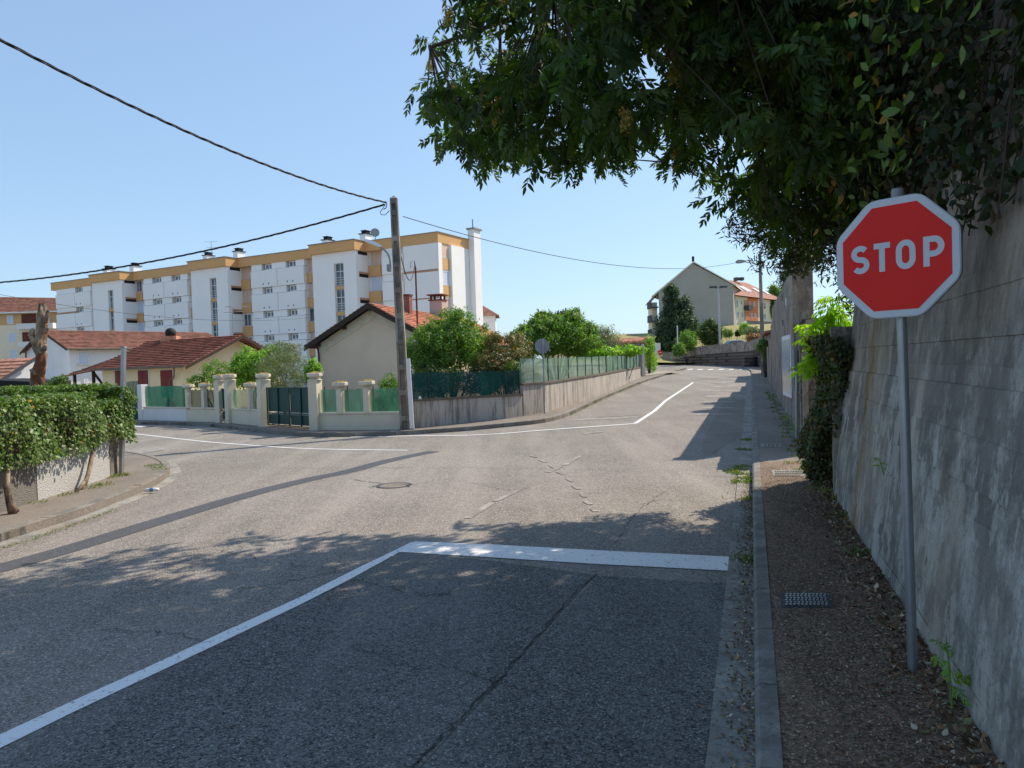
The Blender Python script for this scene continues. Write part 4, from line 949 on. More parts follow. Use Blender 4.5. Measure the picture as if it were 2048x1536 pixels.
# street-lamp pole up the street
r = thing('lamp_pole', 'dark wooden-looking lamp pole with one arm before the far gable', 'street lamp', fp)
mb = MB(); mb.tube([fp, ft], [.17, .10], 10); mb.build('shaft', M['polecon'], r)
mb = MB(); mb.tube([AT(1518, 530, fp.y - .2), AT(1505, 526, fp.y - .3), AT(1491, 524, fp.y - .4)], .04, 6); mb.build('lamp_arm', M['zinc'], r)
h0 = AT(1491, 523, fp.y - .4); h1 = AT(1471, 524, fp.y - .5); mb = MB(); L_ = (h1 - h0); vs = []
for f, hh in ((0, .08), (.4, .16), (.8, .17), (1, .05)):
    c = h0 + L_ * f; vs += [c + Vector((0, -hh, -hh * .6)), c + Vector((0, hh, -hh * .6)), c + Vector((0, hh * .7, hh * .8)), c + Vector((0, -hh * .7, hh * .8))]
mb.add(vs, [(i * 4 + k, i * 4 + (k + 1) % 4, i * 4 + 4 + (k + 1) % 4, i * 4 + 4 + k) for i in range(3) for k in range(4)] + [(0, 1, 2, 3), (15, 14, 13, 12)]); mb.build('lamp_head', M['zinc'], r)
db = G(1441, 727.5, .1); db = Vector((db.x, db.y, db.z)); Yd = db.y; dt = AT(1436.5, 576, Yd)
r = thing('double_street_lamp', 'tall slim street lamp with two heads in front of the far grey gable', 'street lamp', db)
mb = MB(); mb.tube([db, dt], [.13, .08], 8); mb.build('shaft', M['steel'], r)
for s_ in (-1, 1):
    mb = MB(); e = dt + Vector((s_ * .95, 0, .18)); mb.tube([dt, dt + Vector((s_ * .3, 0, .02)), e - Vector((s_ * .3, 0, .1))], .05, 5); mb.box(min(e.x, e.x - s_ * .75), max(e.x, e.x - s_ * .75), Yd - .18, Yd + .18, e.z - .16, e.z + .03); mb.build('lamp_head', M['slate'], r)
# back of the other stop sign
pb2 = G(1089, 827, .13); Ys = pb2.y; c = AT(1084.5, 692, Ys); rad = 14.6 / 1500 * Ys
r = thing('stop_sign', 'grey back of an octagonal sign on a thin pole by the netted wall', 'stop sign', pb2)
mb = MB(); tp = Vector((c.x + .03, c.y, c.z + rad * .95)); mb.tube([pb2, tp], .03, 10); mb.build('pole', M['steel'], r)
mb = MB(); oc = [(rad / math.cos(math.pi / 8) * math.cos(math.pi / 8 + k * math.pi / 4), rad / math.cos(math.pi / 8) * math.sin(math.pi / 8 + k * math.pi / 4)) for k in range(8)]
mb.prism([Vector((c.x + a * .985, c.y + .05 + a * .17, c.z + b)) for a, b in oc], (0, .02, 0)); mb.build('panel', M['zinc'], r)
mb = MB(); mb.prism([Vector((c.x + a * .985 * .9, c.y + .073 + a * .17 * .9, c.z + b * .9)) for a, b in oc], (0, .003, 0)); mb.build('face', M['signred'], r)
# bare sign post beside the hedge
pb3 = G(243, 949, .13); tp = AT(247.5, 696, pb3.y)
r = thing('sign_post', 'bare grey metal post standing beside the end of the ivy hedge', 'post', pb3)
mb = MB(); mb.box(-.032, .032, -.05, .05, 0, 1); mb.v = [(pb3.x + (tp.x - pb3.x) * z + x, pb3.y + y, pb3.z + (tp.z - pb3.z) * z) for x, y, z in mb.v]; mb.build('shaft', M['steel'], r)
mb = MB(); mb.box(tp.x - .04, tp.x + .04, tp.y - .06, tp.y + .06, tp.z + .002, tp.z + .03); mb.build('post_cap', M['zinc'], r)
# ------------------------------------------------------------------ BUILDINGS
def roofplane(mb, e0, e1, r0, r1, rows=12, th=.05, lift=.05):
    """stepped courses from eave e0-e1 up to ridge r0-r1"""
    e0, e1, r0, r1 = map(Vector, (e0, e1, r0, r1)); nn = (e1 - e0).cross(r0 - e0).normalized()
    if nn.z < 0: nn = -nn
    for i in range(rows):
        a, b = i / rows, (i + 1) / rows; A, B = e0.lerp(r0, a), e1.lerp(r1, a); C_, D = e1.lerp(r1, b), e0.lerp(r0, b)
        mb.add([A + nn * lift, B + nn * lift, C_ + nn * .003, D + nn * .003, A - nn * .01, B - nn * .01, C_ - nn * th, D - nn * th], [(0, 1, 2, 3), (4, 5, 1, 0), (1, 5, 6, 2), (4, 0, 3, 7), (7, 6, 5, 4), (3, 2, 6, 7)])
def window(root, fr, a0, a1, o, z0, z1, pane='glass', panes=2, frame='frame', name='window', fw=.06, sill=False):
    mb = MB(); d = .05; s = 1 if a1 > a0 else -1
    mb.fb(fr, a0, a1, o, o + d, z0, z0 + fw); mb.fb(fr, a0, a1, o, o + d, z1 - fw, z1)
    mb.fb(fr, a0, a0 + s * fw, o, o + d, z0 + fw, z1 - fw); mb.fb(fr, a1 - s * fw, a1, o, o + d, z0 + fw, z1 - fw)
    for k in range(1, panes): x = a0 + (a1 - a0) * k / panes; mb.fb(fr, x - fw * .6, x + fw * .6, o, o + d - .005, z0 + fw, z1 - fw)
    w_ = mb.build(name, M[frame], root)
    mb = MB(); mb.fb(fr, a0 + s * fw * .5, a1 - s * fw * .5, o - .02, o + .015, z0 + fw * .5, z1 - fw * .5); mb.build('pane', M[pane], w_)
    if sill: mb = MB(); mb.fb(fr, a0 - s * .08, a1 + s * .08, o, o + .16, z0 - .07, z0 - .003); mb.build('sill', M['creamcap'], w_)
    return w_
# -- apartment block with ochre fascias (frame: a runs to the left, o outwards)
AU = Vector((-.883, .47)); AN = Vector((-.47, -.883))
AF = Fr((-7.1, 77.4), AU, AN)
r = thing('apartment_block', 'long white apartment block with ochre roof fascia and stair towers', 'apartment block', AF(33, -3, 0))
TL = 66.5; ZF = 14.95; ZR = 16.0; DEP = 7.4
mb = MB(); mb.fb(AF, 0, TL, -DEP, -.6, 0, ZF); mb.build('wall', M['apt2'], r)
mb = MB(); mb.fb(AF, -.1, TL + .1, -DEP - .1, .25, ZF + .002, ZR); mb.build('fascia', M['ochre'], r)
mb = MB(); mb.fb(AF, -.2, TL + .2, -DEP - .2, .33, ZR + .002, ZR + .07); mb.build('roof', M['zinc'], r)
def tx(px, o=0): return AF.ta(px, o)
ROWS = [14.62 - 2.8 * k for k in range(5)]      # centres of the small-window bands
def panelblock(pxl, pxr, wins, seams):
    tl, tr = tx(pxl, .25), tx(pxr, .25)
    for k, zc in enumerate(ROWS):
        cuts = sorted([tr] + [tx(s, .25) for s in seams] + [tl])
        for c0, c1 in zip(cuts, cuts[1:]): mb = MB(); mb.fb(AF, c0 + .04, c1 - .04, -.59, .34, zc - 2.40, zc - .43); mb.build('facade_panel', M['apt'], r)
        es = [tr + .06]
        for wl_, wr_ in wins: es += sorted([tx(wr_, .25), tx(wl_, .25)])
        es = [es[0]] + sorted(es[1:]) + [tl - .06]
        for i in range(0, len(es), 2): mb = MB(); mb.fb(AF, es[i], es[i + 1], -.59, .20, zc - .38, zc + .38 - (.05 if k == 0 else 0)); mb.build('window_band', M['apt'], r)
        for wl_, wr_ in wins:
            a, b = sorted([tx(wr_, .25), tx(wl_, .25)]); window(r, AF, a + .05, a + (b - a) * .80, -.12, zc - .36, zc + .33, panes=2, fw=.11)
        mb = MB()
        for wl_, wr_ in wins:
            for f in (.2, .75): a = tx(wl_ + (wr_ - wl_) * f, .25); mb.fb(AF, a - .06, a + .06, .342, .36, zc - 2.10, zc - 1.92)
        mb.build('vent', M['dark'], r)
def bay(pxl, pxr, kinds):
    tl, tr = tx(pxl, -.5), tx(pxr, -.5)
    for k, zc in enumerate(ROWS):
        z1 = zc + .35; z0 = zc - 1.15; ty = kinds[k % len(kinds)]; w_ = tl - tr
        mb = MB(); mb.fb(AF, tr, tl, -.595, -.3, z0 - 1.2, z0 - .05); mb.build('spandrel', M['ochre'], r)
        if ty == 'open': window(r, AF, tr + w_ * .12, tr + w_ * .62, -.58, z0, z1 - .05, panes=2)
        else: window(r, AF, tr + w_ * .05, tr + w_ * .62, -.58, z0, z1, pane='pinkshut' if ty == 'shut' else 'blind', panes=2 if ty == 'shut' else 1, frame='pinkshut' if ty == 'shut' else 'frame', name='shuttered_window')
def strip(pxl, pxr, kinds):
    tl, tr = tx(pxl, -.1), tx(pxr, -.1)
    for k, zc in enumerate(ROWS):
        mb = MB(); mb.fb(AF, tr, tl, -.595, -.12, zc - 2.35, zc - 1.2); mb.build('spandrel', M['ochre'], r)
        window(r, AF, tr + .05, tl - .25, -.45, zc - 1.15, zc + .35, pane='pinkshut' if kinds[k % len(kinds)] else 'glass', panes=1, name='narrow_window')
def tower(pxl, pxr, wl_, wr_, pxs):
    o = 1.7; tl, tr = tx(pxl, o), tx(pxr, o); mb = MB(); a, b = sorted((tx(wl_, o), tx(wr_, o)))
    mb.fb(AF, tr, a, -.59, o, 0, ZF); mb.fb(AF, b, tl, -.59, o, 0, ZF); mb.fb(AF, a, b, -.59, o - .002, 13.75, ZF - .004)
    tw = mb.build('stair_tower', M['apt'], r)
    mb = MB(); mb.fb(AF, tr - .15, tl + .15, -.59, o + .35, ZF + .004, ZR - .02); mb.build('tower_fascia', M['ochre'], r)
    mb = MB(); mb.fb(AF, tr - .25, tl + .25, -.59, o + .45, ZR, ZR + .075); mb.build('tower_roof', M['zinc'], r)
    for k in range(5):
        z1 = 13.74 - 2.8 * k; z0 = z1 - 2.45
        if z0 < 1: break
        wi = window(r, AF, a + .02, b - .02, o - .3, z0, z1, panes=2, name='stair_window', fw=.05)
        mb = MB(); mb.fb(AF, a + .07, b - .07, o - .24, o - .20, z0 + 1.55, z0 + 1.62)
        for q in range(4): mb.fb(AF, a + .07, b - .07, o - .18, o - .15, z0 + .12 + q * .26, z0 + .16 + q * .26)
        mb.build('railing', M['frame'], wi)
        mb = MB(); mb.fb(AF, a, b, -.5, o - .06, z0 - .34, z0 - .003); mb.build('spandrel', M['ochre'], r)
    for k in range(5):
        z = 12.35 - 2.8 * k
        if z > 1: mb = MB(); mb.fb(AF, tr - .04, tr - .0, -.3, o - .5, z - .22, z + .12); mb.build('landing_slot', M['dark'], r); mb = MB(); mb.fb(AF, tr - .07, tr - .0, -.35, o - .45, z + .124, z + .34); mb.build('landing_lintel', M['tan'], r)
    mb = MB(); mb.fb(AF, tr - .035, tr, -.2, o - .4, 14.55, 14.9); mb.build('landing_slot', M['dark'], r)
panelblock(117, 187, [(155, 170)], [155])
tower(190, 249, 221, 231, 268); bay(268, 292, ['open', 'blind', 'blind', 'open'])
panelblock(292, 381, [(309, 328), (348, 366)], [334]); strip(381, 388, [1, 1, 1, 0])
tower(388, 461, 425, 438, 480); bay(480, 508, ['shut', 'shut', 'open', 'open'])
panelblock(508, 615, [(529, 549), (577, 597)], [561]); strip(615, 629, [1, 1, 0, 1])
tower(631, 718, 674, 693, 734); bay(735, 769, ['shut', 'blind', 'shut', 'open'])
panelblock(770, 813, [(803, 812.5)], [])
mb = MB(); t0 = tx(813.5, .25)
for k in range(5):
    z1 = 14.94 - 2.8 * k - (0 if k == 0 else .1); mb.fb(AF, 0.02, t0, -.59, .24, z1 - 2.66 if k < 4 else 0, z1 - (0 if k == 0 else .0))
mb.build('facade_panel', M['apt'], r)
for k in range(1, 5): z = 14.88 - 2.8 * k + .07; mb = MB(); mb.fb(AF, 0.05, t0 - .05, -.58, .20, z - .1, z + .1); mb.build('floor_band', M['tan'], r)
b = tx(117, .2)
for z in (11.55, 8.75): mb = MB(); mb.fb(AF, tx(155, .34), b, -.3, .36, z - .08, z + .08); mb.build('floor_band', M['tan'], r)
# right-hand end wall: frame with a running away from us
EF = Fr(AF(0, 0, 0)[:2], -AN, -AU)
mb = MB(); mb.fb(EF, -.25, .42, 0, .12, 0, ZF - .01); mb.build('corner_pier', M['apt'], r)
mb = MB(); mb.fb(EF, 1.95, 4.55, .0, .30, 0, ZF - .01); mb.build('end_panel', M['apt'], r)
mb = MB(); mb.fb(EF, 4.6, 5.8, .0, .12, 0, ZF - .01); mb.build('end_panel', M['apt2'], r)
for k, zc in enumerate(ROWS[:4]):
    mb = MB(); mb.fb(EF, .5, 1.85, .0, .08, zc - 2.35, zc - 1.2); mb.build('spandrel', M['ochre'], r)
    window(r, EF, .55, 1.8, 0.0, zc - 1.15, zc + .3, pane='blind' if k == 1 else 'pinkshut', panes=1, frame='frame' if k == 1 else 'creamcap')
mb = MB(); mb.fb(EF, 5.86, 7.3, .0, .78, 0, 17.1); sh = mb.build('flue_shaft', M['apt'], r)
mb = MB(); mb.fb(EF, 5.7, 7.46, -.1, .95, 17.103, 17.28); mb.tube([EF(6.5, .3, 17.28), EF(6.5, .3, 18.3)], .07, 6); mb.build('shaft_cap', M['zinc'], sh)
for px, y0, y1, wd in ((225, 547, 535, 13), (278, 541, 529, 13), (425, 520, 508, 12), (486, 514, 500, 13), (664, 490, 477, 14), (740, 487, 465, 15)):
    a = tx(px, -3); q = Vector(AF(a, -3, 0)); z1 = AT(px, y1, q.y).z; hw = wd / 2 / 1500 * q.y * .95
    mb = MB(); mb.fb(AF, a - hw, a + hw, -3 - .6, -3 + .6, ZR + .08, z1 - .25); cm = mb.build('chimney', M['apt'], r)
    mb = MB(); mb.fb(AF, a - hw - .12, a + hw + .12, -3.72, -2.28, z1 - .247, z1 - .16); mb.fb(AF, a - hw * .75, a + hw * .75, -3.4, -2.6, z1 - .157, z1 + .15); mb.fb(AF, a - hw * .9, a + hw * .9, -3.5, -2.5, z1 + .153, z1 + .22); mb.build('chimney_cap', M['dark'], cm)
a = tx(716, -3); mb = MB(); mb.fb(AF, tx(735, -3), a + .6, -3.6, -2.0, ZR + .08, AT(716, 479, 82).z); mb.build('lift_housing', M['apt'], r)
c = AT(750, 466, 81); mb = MB(); mb.lathe((0, 0, 0), [(.02, 0), (.22, .03), (.42, .12), (.44, .12)], 14); rot = Matrix.Rotation(math.radians(80), 3, 'X') @ Matrix.Rotation(.2, 3, 'Y'); mb.v = [tuple(rot @ Vector(v) * 1.1 + c) for v in mb.v]; mb.tube([c, c + Vector((0, .3, -1.2))], .04, 5); mb.build('satellite_dish', M['zinc'], r)
mb = MB(); c = AT(423, 508, 93); mb.tube([c, c + Vector((0, 0, 1.6))], .03, 4)
for z, w_ in ((1.5, .8), (.8, .6)): mb.tube([c + Vector((-w_, 0, z)), c + Vector((w_, 0, z))], .02, 4)
mb.build('aerial', M['zinc'], r)
# -- beige gable house
th = math.radians(15); HU = Vector((math.cos(th), -math.sin(th))); HN = Vector((-math.sin(th), -math.cos(th)))
ap = AT(745.5, 607, 36); HF = Fr((ap.x, ap.y), HU, HN)   # a to the right, o towards us; ridge along -o
lc = HF.ta(638, 0); ovh = .55; zr = ap.z
le = AT(609, 693, 36); al = HF.ta(609, .5); slope = (zr - AT(609, 692, HF(al, .5, 0)[1]).z) / abs(al)
wr = 3.4; LEN = 14.0
r = thing('gable_house', 'beige roughcast house with dark overhanging gable and orange tiled roof behind the pole', 'house', HF(0, -5, 0))
mb = MB(); zw = lambda a: zr - .22 - slope * abs(a)
mb.prism([HF(lc, 0, 0), HF(wr, 0, 0), HF(wr, 0, zw(wr)), HF(0, 0, zw(0)), HF(lc, 0, zw(lc))], Vector((-HN.x, -HN.y, 0)) * LEN); mb.build('wall', M['beige'], r)
mb = MB(); er = abs(al) + .1
for s_ in (-1, 1):
    e = s_ * (abs(al) if s_ < 0 else er)
    roofplane(mb, HF(e, .5, zr - slope * abs(e)), HF(e, -LEN - .4, zr - slope * abs(e)), HF(0, .5, zr), HF(0, -LEN - .4, zr), 17, .05, .06)
mb.build('roof', M['tile_orange'], r)
mb = MB()
for s_ in (-1, 1):
    e = s_ * abs(al)
    for o in (.52,): mb.prism([HF(0, o, zr + .0), HF(e, o, zr - slope * abs(e)), HF(e, o, zr - slope * abs(e) - .26), HF(0, o, zr - .28)], Vector((HN.x, HN.y, 0)) * .04)
    mb.prism([HF(0, .5, zr - .06), HF(e, .5, zr - slope * abs(e) - .06), HF(e, .5, zr - slope * abs(e) - .12), HF(0, .5, zr - .12)], Vector((-HN.x, -HN.y, 0)) * (LEN + .8))
mb.build('bargeboard', M['wood'], r)
mb = MB()
for s_ in (-1, 1):
    e = s_ * abs(lc); mb.prism([HF(0, .012, zr - .20), HF(e, .012, zw(abs(e)) + .0), HF(e, .012, zw(abs(e)) - .50), HF(0, .012, zr - .74)], Vector((HN.x, HN.y, 0)) * .03)
mb.build('gable_trim', M['creamcap'], r)
for a in (0, lc * .5, lc * .98):
    mb = MB(); z = zr - slope * abs(a) - .22; mb.fb(HF, a - .08, a + .08, .02, .48, z - .14, z + .02); mb.build('purlin_end', M['wood'], r)
mb = MB(); mb.tube([HF(lc - .05, .1, zw(lc) - .1), HF(lc + .0, .07, zw(lc) - .35), HF(lc + .05, .06, .3)], .045, 7); mb.build('downpipe', M['rust'], r)
def chim(root, fr, a, o, w_, z0, z1, mat, capm, cap=.1, name='chimney'):
    mb = MB(); mb.fb(fr, a - w_ / 2, a + w_ / 2, o - w_ / 2, o + w_ / 2, z0, z1); c = mb.build(name, M[mat], root)
    mb = MB(); mb.fb(fr, a - w_ / 2 - .06, a + w_ / 2 + .06, o - w_ / 2 - .06, o + w_ / 2 + .06, z1 + .002, z1 + .07)
    for q in (-1, 1):
        for q2 in (-1, 1): mb.fb(fr, a + q * w_ * .4 - .05, a + q * w_ * .4 + .05, o + q2 * w_ * .4 - .05, o + q2 * w_ * .4 + .05, z1 + .072, z1 + .3)
    mb.fb(fr, a - w_ / 2 - .12, a + w_ / 2 + .12, o - w_ / 2 - .12, o + w_ / 2 + .12, z1 + .302, z1 + .37); mb.build('chimney_cap', M[capm], c); return c
q = -3.0; a = HF.ta(818, q); mb = MB(); zt_ = AT(818, 592, HF(a, q, 0)[1]).z; mb.fb(HF, a - .19, a + .19, q - .19, q + .19, 3.4, zt_); cb = mb.build('brick_chimney', M['brick'], r); mb = MB(); mb.fb(HF, a - .23, a + .23, q - .23, q + .23, zt_ + .002, zt_ + .08); mb.build('chimney_cap', M['rust'], cb)
q = -8; a = HF.ta(879, q); chim(r, HF, a, q, .75, 3.6, AT(879, 602, HF(a, q, 0)[1]).z, 'pink', 'rust')
mp = AT(835, 655, 35.5); mt = AT(831, 536, 35.5); mb = MB(); mb.tube([(mp.x, mp.y, 3.0), (mt.x, mt.y, mt.z), (mt.x - .05, mt.y, mt.z + .35), (mt.x - .2, mt.y, mt.z + .30), (mt.x - .25, mt.y, mt.z)], [.045, .04, .012, .012, .012], 7)
tag(mb.build('service_mast', M['rust'], r))
# -- cream house with red shutters
CU = Vector((-.883, .47)); CN = Vector((-.47, -.883)); cc = AT(365, 724, 42)
CF = Fr((cc.x, cc.y), CU, CN); GF = Fr((cc.x, cc.y), -CN, -CU)         # long side / gable side
ze = AT(357, 725, 41.6).z; za = AT(467, 671, 45.2).z; LEN = 7.2; W2 = 3.63
r = thing('shuttered_house', 'pale yellow bungalow with dark red shutters and ribbed red-brown roof', 'house', CF(3.5, -3, 0))
mb = MB(); mb.prism([GF(0, 0, 0), GF(2 * W2, 0, 0), GF(2 * W2, 0, ze - .05), GF(W2, 0, za - .15), GF(0, 0, ze - .05)], Vector((CU.x, CU.y, 0)) * LEN); mb.build('wall', M['yellow'], r)
sl_ = (za - ze) / W2; ov = .45; mb = MB()
def CP(s, t_, z): return GF(s, -t_, z)     # s across the gable, t along the ridge
roofplane(mb, CP(-ov, -.8, ze - sl_ * ov), CP(-ov, LEN + .4, ze - sl_ * ov), CP(W2, -.8, za), CP(W2, LEN + .4, za), 16, .05, .08)
roofplane(mb, CP(2 * W2 + ov, -.8, ze - sl_ * ov), CP(2 * W2 + ov, LEN + .4, ze - sl_ * ov), CP(W2, -.8, za), CP(W2, LEN + .4, za), 16, .05, .08)
mb.build('roof', M['tile_red'], r)
mb = MB()
for s0 in (-ov, 2 * W2 + ov): mb.prism([CP(s0, -.81, ze - sl_ * ov - .02), CP(W2, -.81, za - .02), CP(W2, -.81, za - .2), CP(s0, -.81, ze - sl_ * ov - .2)], Vector((-CU.x, -CU.y, 0)) * .03)
mb.build('bargeboard', M['wood'], r)
mb = MB(); mb.tube([CP(-ov - .05, -.8, ze - sl_ * ov - .03), CP(-ov - .05, LEN + .4, ze - sl_ * ov - .03)], .06, 7); mb.tube([CP(-ov, .15, ze - sl_ * ov - .1), CP(-.2, .5, ze - .75), CP(-.08, 1.0, ze - 1.0), CP(-.07, 1.35, .3)], .045, 7); mb.build('gutter', M['coping'], r)
for p0, p1 in ((320, 343), (275, 294), (229, 244)):
    a0, a1 = CF.ta(p1, .02), CF.ta(p0, .02); z1, z0 = AT(p0, 741, 43).z, .9
    mb = MB(); mb.fb(CF, a0 - .06, a1 + .06, .003, .03, z0, z1 + .05); wv = mb.build('window', M['frame'], r)
    for b0, b1 in ((a0, (a0 + a1) / 2 - .01), ((a0 + a1) / 2 + .01, a1)): mb = MB(); mb.fb(CF, b0, b1, .033, .075, z0 + .02, z1); mb.build('shutter', M['shutter'], wv)
mb = MB(); mb.fb(CF, LEN + .0, LEN + 3.0, -3.4, -3.2, 0, 2.5)
for t_ in (LEN + 1.0, LEN + 2.9): mb.fb(CF, t_, t_ + .14, -.2, -.06, 0, 2.6)
for t_ in (LEN + .1,): mb.add([CF(t_, -.1, 1.7), CF(t_ + .9, -.1, 2.5), CF(t_ + .9, -.2, 2.5), CF(t_, -.2, 1.7), CF(t_, -.1, 1.55), CF(t_ + .9, -.1, 2.35), CF(t_ + .9, -.2, 2.35), CF(t_, -.2, 1.55)], [(0, 1, 2, 3), (7, 6, 5, 4), (0, 4, 5, 1), (3, 2, 6, 7)])
po = mb.build('porch_frame', M['wood'], r); mb = MB(); roofplane(mb, CP(-ov, LEN + .42, ze - sl_ * ov - .1), CP(-ov, LEN + 3.2, ze - sl_ * ov - .35), CP(W2, LEN + .42, za - .4), CP(W2 - .5, LEN + 3.2, za - 1.0), 9, .12); mb.build('porch_roof', M['tile_brown'], r)
cx = CP(W2, 5.6, za); mb = MB(); mb.box(cx[0] - .5, cx[0] + .5, cx[1] - .35, cx[1] + .35, za - .5, za + .22); c = mb.build('chimney', M['tile_orange'], r); mb = MB(); mb.lathe((cx[0], cx[1], za + .223), [(.30, 0), (.33, .2), (.30, .36), (.17, .48), (.02, .52)], 12); mb.build('chimney_cowl', M['black'], c, smooth=True)
mb = MB(); c = AT(467, 668, 45.0); mb.tube([c, AT(465, 617, 45)], .03, 5); m0 = AT(466, 622, 45)
mb.tube([AT(450, 613, 44.8), AT(496, 614, 45.2)], .02, 4); mb.tube([AT(447, 625, 44.8), AT(488, 623, 45.2)], .02, 4)
for i in range(10): x = 452 + i * 4.3; mb.tube([AT(x, 611.5, 44.9), AT(x, 615.5, 44.9)], .012, 3)
mb.build('aerial', M['zinc'], r)
# -- white two-storey house
WU = Vector((.638, .77)); WN = Vector((.77, -.638)); wc = AT(138, 694, 52); WFh = Fr((wc.x, wc.y), WU, WN); WG = Fr((wc.x, wc.y), -WN, -WU)
ze = AT(138, 693, 52).z; za = AT(96, 660, 54.6).z; W2 = 4.1; LEN = 12; sl_ = (za - ze) / W2
r = thing('white_house', 'white rendered house with long brown tiled roof behind the hedge', 'house', WFh(5, -4, 0))
mb = MB(); mb.prism([WG(0, 0, 0), WG(2 * W2, 0, 0), WG(2 * W2, 0, ze - .05), WG(W2, 0, za - .12), WG(0, 0, ze - .05)], Vector((WU.x, WU.y, 0)) * LEN); mb.build('wall', M['bluewhite'], r)
def WP(s, t_, z): return WG(s, -t_, z)
mb = MB(); ov = .45; roofplane(mb, WP(-ov, -.3, ze - sl_ * ov), WP(-ov, LEN + .3, ze - sl_ * ov), WP(W2, -.3, za), WP(W2, LEN + .3, za), 13, .06, .04); roofplane(mb, WP(2 * W2 + ov, -.3, ze - sl_ * ov), WP(2 * W2 + ov, LEN + .3, ze - sl_ * ov), WP(W2, -.3, za), WP(W2, LEN + .3, za), 13, .06, .04); mb.build('roof', M['tile_brown'], r)
mb = MB()
for s0 in (-ov, 2 * W2 + ov): mb.prism([WP(s0, -.31, ze - sl_ * ov + .02), WP(W2, -.31, za + .02), WP(W2, -.31, za - .16), WP(s0, -.31, ze - sl_ * ov - .16)], Vector((-WU.x, -WU.y, 0)) * .03)
mb.build('bargeboard', M['wood'], r); mb = MB(); mb.tube([WP(-ov - .06, -.3, ze - sl_ * ov - .05), WP(-ov - .06, LEN + .3, ze - sl_ * ov - .05)], .07, 6); mb.build('gutter', M['coping'], r)
a0, a1 = WFh.ta(155), WFh.ta(176); window(r, WFh, a0, a1, .0, AT(166, 729, 53).z, AT(166, 702, 53).z, pane='blind', panes=1, sill=True)
a0, a1 = WFh.ta(164), WFh.ta(173); window(r, WFh, a0, a1, .0, AT(166, 767, 53).z, AT(166, 757, 53).z, panes=3)
# -- low house with orange roof at the left edge
rc = AT(64, 715, 44); LF = Fr((rc.x, rc.y), AU, AN); LG_ = Fr((rc.x, rc.y), AN, -AU)
r = thing('low_house', 'low pale house with orange tiled roof at the left edge', 'house', LF(4, 1, 0)); zr_ = rc.z; S_ = 3.0; dz = .62
mb = MB(); mb.prism([LG_(-.1, 0, 0), LG_(S_, 0, 0), LG_(S_, 0, zr_ - dz * S_ - .1), LG_(0, 0, zr_ - .1), LG_(-.1, 0, zr_ - .15)], Vector((AU.x, AU.y, 0)) * 9); mb.build('wall', M['bluewhite'], r)
mb = MB()
for q in (S_ + .3,): roofplane(mb, LG_(q, .3, zr_ - dz * abs(q)), LG_(q, -9, zr_ - dz * abs(q)), LG_(0, .3, zr_), LG_(0, -9, zr_), 10, .06, .05)
mb.build('roof', M['tile_orange'], r); mb = MB(); mb.prism([LG_(0, .32, zr_ + .02), LG_(S_ + .3, .32, zr_ - dz * (S_ + .3)), LG_(S_ + .3, .32, zr_ - dz * (S_ + .3) - .2), LG_(0, .32, zr_ - .2)], Vector((-AU.x, -AU.y, 0)) * .03); mb.build('bargeboard', M['slate'], r)
c0, c1 = AT(-40, 770, 33), AT(62, 768, 33); mb = MB(); mb.hexa([(c0.x, 33, 0.1), (c1.x, 33, .1), (c1.x, 36, .1), (c0.x, 36, .1), (c0.x, 33, c0.z + .25), (c1.x, 33, c1.z + .1), (c1.x, 36, c1.z + .1), (c0.x, 36, c0.z + .25)])
r = thing('carport', 'black flat-roofed carport behind the hedge at the left edge', 'carport', (c0.x, 34, 0)); mb.build('roof', M['dark'], r)
# -- cream apartment house far left
Yc = 118.0; xr = AT(124, 640, Yc).x; xl = AT(-60, 640, Yc).x; BF_ = Fr((xr, Yc), (-1, 0), (0, -1))
def bz(y): return AT(60, y, Yc).z
def bx(px): return BF_.ta(px)
r = thing('cream_apartments', 'cream and tan apartment house with balconies and brown roof at the left edge', 'apartment block', BF_(6, -5, 0)); Lb = xr - xl
mb = MB(); mb.fb(BF_, 0, Lb, -10, 0, 0, bz(649)); mb.build('wall', M['creamfar'], r); mb = MB(); mb.fb(BF_, 0, Lb, -10, -.02, bz(649) + .002, bz(623)); mb.build('upper_wall', M['tanwall'], r)
zE = bz(623.5); mb = MB(); A, B = BF_(-.7, .7, zE), BF_(Lb, .7, zE); C0, D0 = BF_(2.4, -5, AT(93, 597, Yc + 5).z), BF_(Lb, -5, AT(0, 593, Yc + 5).z); roofplane(mb, A, B, C0, D0, 10, .1); E0 = BF_(-.7, -10.7, zE)
roofplane(mb, E0, A, C0, Vector(C0) + Vector((.001, .001, 0)), 10, .1); roofplane(mb, B, E0, D0, C0, 4, .1); mb.build('roof', M['tile_brown'], r)
mb = MB(); mb.fb(BF_, -.8, Lb, .6, .85, zE - .22, zE - .02); mb.build('gutter', M['frame'], r)
for p0, p1, y0, y1 in ((17, 30, 629, 647), (94, 102, 632, 648), (19, 33, 664, 683), (20, 34, 699, 717), (-30, -15, 629, 647), (-30, -15, 664, 683)): window(r, BF_, bx(p1), bx(p0), .0, bz(y1), bz(y0), pane='blind', panes=1)
for p0, p1, y0, y1 in ((46, 75, 628, 646), (46, 70, 664, 683), (50, 70, 700, 720)):
    mb = MB(); mb.fb(BF_, bx(p1), bx(p0), .0, .03, bz(y1), bz(y0)); mb.build('loggia_opening', M['rust'], r)
for p0, p1, y0, y1 in ((46, 118, 648, 659), (47, 72, 684, 695)):
    mb = MB(); mb.fb(BF_, bx(p1), bx(p0), .04, 1.3, bz(y1), bz(y0)); mb.build('balcony', M['whitewall'], r)
